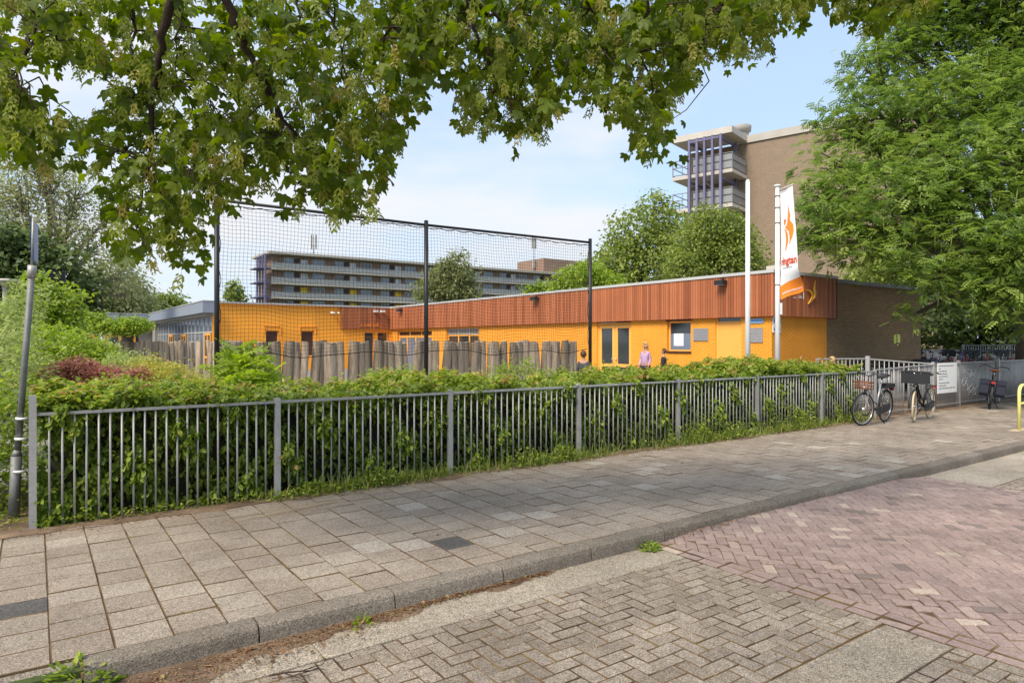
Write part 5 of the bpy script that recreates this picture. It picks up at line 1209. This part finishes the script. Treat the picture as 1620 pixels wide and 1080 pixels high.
shrub('tall bright green shrub in the middle of the bed',[(80,548,40,12.6,.9),(125,560,46,12.4,.8),(60,575,36,12.2,.8),(165,575,34,12.3,.7)],7500,.07,'l_bright')
shrub('spreading yellowish shrub in front of the small tree',[(200,590,42,12.0,.8),(165,560,30,12.9,.8),(232,600,36,11.8,.7)],5600,.06,'l_pale')
shrub('bronze tipped spiraea shrub before the slim log palisade',[(270,602,36,11.0,.75),(235,590,34,11.4,.8),(305,612,32,10.8,.6)],6200,.05,'l_spir')
shrub('greyish green feathery shrub behind the hedge',[(262,628,30,9.6,.8),(230,640,28,9.4,.7)],3200,.05,'l_pale')
shrub('bronze and yellow shrub left of the net post',[(330,615,26,10.8,.7),(345,625,26,10.4,.7),(300,630,28,10.0,.7)],3200,.05,'l_spir')
shrub('tall pale shrub between lamp post and black pole',[(20,500,40,13.6),(45,470,32,14.2),(-20,520,50,13.4),(0,560,50,13)],4200,.085,'l_pale')
# sprig with compound leaves by the net post
shrub('young plant with feathery compound leaves in front of the left net post',[(372,560,18,10.6),(395,580,24,10.4,.8),(425,598,22,10.2,.6),(360,588,18,10.6),(385,610,30,10,.6)],210,.32,'l_bright',tmpl=T_PIN,clump=3,cr=.12,shell=.3,tw=30,tr=.02)
shrub('loose green shoots in front of the middle net post',[(600,598,20,10.8,.5),(640,594,20,10.8,.5),(700,600,22,10.9,.4)],1500,.055,'l_bright')
shrub('loose green shoots at the right end of the log palisade',[(800,590,20,11.6,.7),(832,582,16,11.8),(770,598,20,11.4,.5),(865,594,18,11.8,.5)],1100,.055,'l_bright')
shrub('small leafy climber at the foot of the right net post',[(948,588,12,13.2,1.2),(935,598,14,13,.8)],500,.05,'l_bright')

# ================================================================== BACKGROUND TREES
def ptree(name,label,base,Y,lst,n,size,mat,**kw):
    p=at(base,540,Y); kw.setdefault('cat','tree'); cat=kw.pop('cat'); return tree(name,label,cat,(p.x,p.y,-.03),pxblobs(lst),None,n,size,mat,**kw)
# tall sparse tree upper left
ptree('tall_poplar','tall airy grey green tree with visible limbs at the far left',95,38,[(20,300,55,37),(75,285,55,38),(120,310,50,39),(40,360,60,37),(100,370,55,38),(150,390,45,39),(-40,330,70,37),(60,250,40,38),(185,440,40,40),(165,350,35,39),(-60,420,70,37),(200,470,30,41)],15000,.20,'l_will',bark='barkg',tr=.38,clump=6,cr=.8,shell=.35,twigs=420,tmpl=T_KITE)
ptree('willow_tree','grey green rounded tree left of the glass fronted wing',180,56,[(180,445,46,56),(205,465,34,57),(150,465,36,55),(190,485,40,56),(225,480,24,58)],7000,.34,'l_will',tr=.4,clump=8,cr=.9,twigs=60)
ptree('cypress_tree','dark green drooping conifer behind the bright shrubs',70,27,[(40,400,42,27),(85,430,48,27),(20,450,55,26),(110,480,40,28),(60,500,60,27),(130,450,24,28),(-30,420,60,26),(5,385,35,26)],11000,.30,'l_con',tr=.3,clump=9,cr=.55,twigs=40,tmpl=T_KITE)
ptree('round_tree','round mid green tree behind the roof of the glass fronted wing',262,85,[(262,484,26,85,.8),(240,490,20,84,.7),(285,492,16,86,.7),(225,486,18,84)],3600,.55,'l_mid',tr=.4,clump=8,cr=1.1,twigs=20)
ptree('maple_bush','bright green broadleaf tree left of the black pole',70,15.5,[(60,455,26,15.5),(85,480,30,15.6),(45,500,40,15.2),(95,520,34,15.6),(110,470,18,15.8),(70,540,40,15.4)],5200,.11,'l_bright',tr=.07,clump=7,cr=.28,twigs=40,tmpl=T_SIMPLE)
ptree('umbrella_maple','small flat topped bright green tree in front of the glass wing',208,19.5,[(190,517,24,19.5,.5),(215,513,20,19.6,.55),(165,515,20,19.4,.5),(150,500,14,19.4,.6)],3600,.10,'l_bright',tr=.07,clump=7,cr=.2,twigs=40,tmpl=T_SIMPLE,split=1.75)
ptree('poplar_tree','small slim distant tree between net post and flats',370,120,[(370,462,11,120,1.3),(376,472,10,120),(363,474,9,120),(368,450,7,120)],900,.75,'l_mid',tr=.3,clump=6,cr=1.0,twigs=10)
ptree('birch_tree','drooping birch standing in front of the long flats',712,75,[(715,432,26,75,1.0),(735,445,20,76,1.1),(690,450,24,75,1.0),(720,462,32,75,.7),(725,412,14,75),(672,462,16,74,1),(700,425,14,75),(745,470,16,75)],6500,.42,'l_birch',tr=.3,clump=8,cr=.95,twigs=50)
ptree('young_birch','thin pale green tree top just right of the middle net post',850,62,[(848,455,12,62,.8),(862,460,12,62,.6),(838,460,8,62,.6)],900,.36,'l_bright',tr=.12,clump=7,cr=.6,twigs=14)
ptree('ash_tree','broad feathery green tree behind the school roof left of the tower',1010,50,[(1000,370,40,50),(1040,345,34,51),(985,405,38,49),(1050,390,40,50),(960,430,36,48),(1015,430,50,49),(1035,320,18,51),(1075,425,40,50),(1065,360,30,52),(930,440,26,48)],12500,.33,'l_mid',tr=.35,clump=8,cr=.75,twigs=140)
ptree('lime_tree','dense rounded yellow green tree in front of the tower',1130,44,[(1130,370,42,44),(1100,390,36,44),(1165,395,40,44.5),(1140,415,50,44),(1190,420,26,45),(1085,425,36,43),(1120,345,22,44),(1160,362,24,44)],14000,.26,'l_mid',tr=.35,clump=9,cr=.6,twigs=40,shell=.6)
ptree('hazel_bush','yellow green tree top behind the roof right of the right net post',905,40,[(905,440,22,40,.8),(930,430,22,41,.8),(890,452,18,40,.7),(960,448,26,41,.6)],3200,.26,'l_bright',tr=.12,clump=8,cr=.6,twigs=20)
# dark trees behind the parked bicycles, right; shade put into their leaf colour
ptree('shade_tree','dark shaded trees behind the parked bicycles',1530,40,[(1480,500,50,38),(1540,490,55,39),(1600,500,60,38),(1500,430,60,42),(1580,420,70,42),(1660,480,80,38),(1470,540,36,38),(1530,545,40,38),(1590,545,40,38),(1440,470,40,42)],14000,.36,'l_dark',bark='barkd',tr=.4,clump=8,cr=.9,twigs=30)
ptree('background_tree','mid green tree between tower base and wingnut tree',1380,48,[(1370,440,34,48),(1410,420,40,48),(1350,452,20,47),(1450,430,40,48)],3800,.36,'l_mid',tr=.3,clump=8,cr=.8,twigs=10)
# big wingnut tree on the right
def catk(T,cp,base):
    low=np.argsort(rng.random(len(cp)))[:900]; pos=cp[low]-base; k=len(pos)
    leaves('catkins',T_CAT,pos,euler_mats(rng.uniform(0,6.28,k),rng.normal(0,.08,k),rng.normal(0,.08,k)),rng.uniform(.3,.6,k),'l_cat',T)
WB=[(1320,300,50,21),(1370,260,60,22),(1300,350,46,20),(1350,370,60,20),(1290,255,30,22),(1280,310,28,21),(1330,200,45,23),(1390,180,60,23),(1370,110,40,24),(1440,110,58,24),(1420,60,45,24),(1500,50,70,24),(1460,200,80,22),(1540,160,80,22),(1600,80,80,23),(1420,330,75,19),(1500,300,85,19),(1590,250,90,19),(1660,180,100,20),(1335,380,30,19),(1400,396,34,18.5),(1455,405,46,18),(1530,400,60,17.5),(1600,400,66,17),(1455,440,24,18),(1480,440,40,17.5),(1600,450,50,16.5),(1560,470,40,17),(1680,380,90,17),(1500,-30,80,24),(1600,-20,90,23),(1700,60,110,22),(1450,10,30,24),(1440,500,22,18.5),(1700,480,80,17),(1275,385,20,20)]
pb=at(1622,540,23.5)
tree('wingnut_tree','huge spreading green tree with hanging catkins over the right side','tree',(pb.x,pb.y,-.03),pxblobs(WB),None,25000,.31,'l_wing','bark',.34,None,T_PIN,8,.50,.42,600,('crown','trunk'),3.2,rot=lambda k,yaw:euler_mats(yaw,rng.normal(.15,.35,k),rng.normal(0,.45,k)),extra=catk)

# ================================================================== OVERHANGING MAPLE (near the camera)
tb0=Vector((-1.6,-4.6,-.14)); T=thing('maple_tree','maple whose leafy boughs with seed clusters hang into the top of the view','tree',tb0)
m=MB(); fk=tb0+Vector((.2,.3,5.0)); m.tube([tuple(p-tb0) for p in (tb0,tb0+Vector((.05,.1,2.4)),fk)],[.34,.27,.22],14)
BR=[ # boughs as sight points (u,v,depth)
 ([(30,-140,4.6),(45,0,4.6),(62,35,4.7),(90,64,4.8)],.018),([(57,40,4.7),(40,75,4.8),(32,110,4.8),(35,150,4.9)],.010),
 ([(300,-160,4.4),(275,0,4.6),(258,55,4.7),(246,115,4.8),(240,200,5.0),(228,290,5.1),(216,360,5.2)],.024),([(190,-140,4.8),(200,0,4.9),(215,52,5.0),(205,85,5.0),(206,115,5.0),(220,140,5.1)],.010),
 ([(300,-150,5),(290,0,5.1),(283,60,5.1),(280,125,5.2)],.009),([(320,-160,4.4),(357,0,4.7),(380,55,4.8),(395,90,4.9),(425,145,5.0),(460,210,5.2),(520,260,5.4)],.024),
 ([(395,85,4.9),(410,125,4.9),(430,160,5.0),(430,200,5.1)],.012),([(470,-140,5.0),(470,0,5.1),(480,60,5.2),(500,110,5.3)],.009),([(520,-140,5),(520,20,5.1),(540,80,5.2),(548,140,5.3)],.009),
 ([(700,-160,5.0),(743,0,5.2),(752,40,5.3),(775,95,5.4),(790,140,5.5)],.018),([(752,0,5.2),(772,22,5.3),(800,35,5.4),(830,60,5.5),(840,105,5.6)],.011),([(820,-100,5.4),(870,10,5.5),(845,30,5.5),(800,35,5.4)],.010),
 ([(1040,-150,5.2),(1027,0,5.4),(1010,52,5.5),(990,90,5.6),(992,150,5.7)],.014),([(1000,70,5.5),(1030,120,5.6),(1032,170,5.7)],.008),([(900,-150,5.2),(925,0,5.4),(950,40,5.5),(960,100,5.6)],.010),
 ([(1150,-130,5.6),(1130,0,5.7),(1120,50,5.8),(1100,80,5.8)],.010),([(1330,-130,6),(1370,-20,6),(1385,20,6)],.009),([(620,-150,5),(640,0,5.1),(610,60,5.1),(600,150,5.2),(585,240,5.3)],.010),
 ([(236,255,5.1),(270,265,5.1),(300,270,5.1),(330,240,5.1)],.007),([(232,258,5.1),(200,245,5.1),(180,240,5.1)],.006),([(240,280,5.1),(262,320,5.2),(270,380,5.2)],.006),([(430,150,5.0),(445,200,5.0),(440,250,5.0),(470,290,5.1)],.007)]
BP=[]
for pts,r0 in BR:
    P_=[at(q[0],q[1],q[2]-.35) for q in pts]; n_=len(P_)
    # densify with a little wander
    Q=[]
    for i in range(n_-1):
        for f in (0,.33,.66): q=P_[i].lerp(P_[i+1],f); Q.append(q+Vector([random.gauss(0,.012) for _ in range(3)]) if (i or f) else q)
    Q.append(P_[-1]); BP+=[(q,r0*1.45*(1-.75*i/(len(Q)-1))) for i,q in enumerate(Q)]; m.tube([tuple(p-tb0) for p in Q],[r0*1.45*(1-.75*i/(len(Q)-1)) for i in range(len(Q))],7)
limb_ends=[(70,-150,4.6),(300,-160,4.4),(700,-160,5.0),(1040,-150,5.2),(1330,-130,6)]
for e in limb_ends:
    p=at(*e); mid=fk.lerp(p,.5)+Vector((0,0,.9)); m.tube([tuple(q-tb0) for q in (fk,fk.lerp(mid,.6)+Vector((0,0,.3)),mid,p.lerp(mid,.4)+Vector((0,0,.15)),p)],[.13,.10,.07,.045,.024],8)
m.build('trunk_and_boughs','barkd',T)
EDGE=[(-80,250),(0,238),(40,255),(75,262),(95,255),(112,225),(130,235),(150,265),(158,300),(160,350),(175,392),(205,402),(235,425),(262,405),(290,440),(302,425),(312,385),(345,330),(372,300),(410,285),(440,300),(470,325),(500,345),(530,340),(560,350),(580,330),(600,318),(618,262),(640,215),(655,150),(668,108),(690,98),(706,110),(716,125),(722,180),(740,200),(765,215),(800,205),(835,222),(865,225),(872,180),(895,160),(920,135),(940,165),(965,182),(990,172),(1000,220),(1025,245),(1042,235),(1055,170),(1070,190),(1084,140),(1100,105),(1130,90),(1160,95),(1195,80),(1215,70),(1240,40),(1262,25),(1290,8),(1318,4),(1340,25),(1365,50),(1395,38),(1420,18),(1450,18),(1475,-2),(1560,-40)]
HOLES=[(70,118,30,30),(108,140,52,36),(150,128,22,22),(25,42,14,20),(108,232,15,18),(318,18,24,26),(392,78,12,14),(404,62,10,12),(690,128,26,22),(722,58,16,12),(370,150,14,16),(432,78,10,12),(330,330,14,12),(1315,14,12,16),(505,98,10,14),(830,100,12,12),(20,95,10,14),(130,25,10,10),(440,297,24,10)]
ev=np.array(EDGE,float)
# clusters: leaves gather in bunches; positions live in a 3.2 m deep slab of branches
def canopy(n,rad,d0,d1,margin=0):
    out=[]
    while len(out)<n:
        u=rng.uniform(-90,1500); e=np.interp(u,ev[:,0],ev[:,1])+14*math.sin(u*.11)+8*math.sin(u*.31); v=rng.uniform(-70,e-margin)
        if v<0 and rng.random()<.45: continue
        if any(((u-h[0])/(h[2]+rad))**2+((v-h[1])/(h[3]+rad))**2<1 for h in HOLES): continue
        if u>1210 and rng.random()<.45 and v>0: continue
        out.append((u,v))
    a=np.array(out); Y=rng.uniform(d0,d1,n)+np.clip((a[:,0]-200)/1300,0,1)*.9; x=(a[:,0]-810)/F*Y; z=CZ-(a[:,1]-H0)/F*Y
    return np.stack([x,Y,z],1)
nb_=1230; c=canopy(nb_,8,4.2,6.0,14); k=5
off=rng.normal(size=(nb_,k,3))*np.array([.085,.10,.07]); pos=(c[:,None,:]+off).reshape(-1,3)
n=len(pos); yaw=rng.uniform(0,6.28,n)
leaves('foliage',T_MAPLE,pos-np.array(tb0),euler_mats(yaw,rng.normal(.75,.40,n),rng.normal(0,.4,n)),rng.uniform(.08,.14,n),'l_maple',T,np.repeat(rng.random(nb_),k)*.5+rng.random(n)*.5)
ns_=2500; c2=canopy(ns_,3,4.1,5.8,8); 
leaves('seed_clusters',T_SAM,c2-np.array(tb0),euler_mats(rng.uniform(0,6.28,ns_),rng.normal(0,.25,ns_),rng.normal(0,.25,ns_)),rng.uniform(.08,.135,ns_),'l_sam',T)
m=MB(); BPa=np.array([tuple(q[0]) for q in BP])
for i in range(620):
    p=Vector(c[i]); dd=np.linalg.norm(BPa-np.array(p)[None,:],axis=1)+rng.random(len(BPa))*.25; j=int(np.argmin(dd)); q,r_=BP[j]
    if (q-p).length>1.3: continue
    hit=False
    for f_ in (.25,.5,.75):
        w_=q.lerp(p,f_); uu,vv=810+F*w_.x/w_.y,H0-F*(w_.z-CZ)/w_.y
        hit=hit or any(((uu-h[0])/(h[2]+8))**2+((vv-h[1])/(h[3]+8))**2<1 for h in HOLES)
    if hit and random.random()<.85: continue
    L=(q-p).length; bend=Vector((random.gauss(0,.10),random.gauss(0,.06),random.uniform(.02,.16)))*L
    m.tube([tuple(x-tb0) for x in (q,q.lerp(p,.35)+bend,q.lerp(p,.7)+bend*.8,p)],[min(r_*.8,.0075),.0055,.004,.002],5,cap=False)
for i in range(420):
    p=Vector(c[rng.integers(nb_)]); q=p+Vector((random.gauss(0,.10),random.gauss(0,.10),abs(random.gauss(.10,.08)))); m.tube([tuple(p-tb0),tuple((p+q)/2-tb0+Vector((.015,0,.01))),tuple(q-tb0)],[.0018,.003,.0045],4,cap=False)
m.build('twigs','barkd',T)['kind']='stuff'
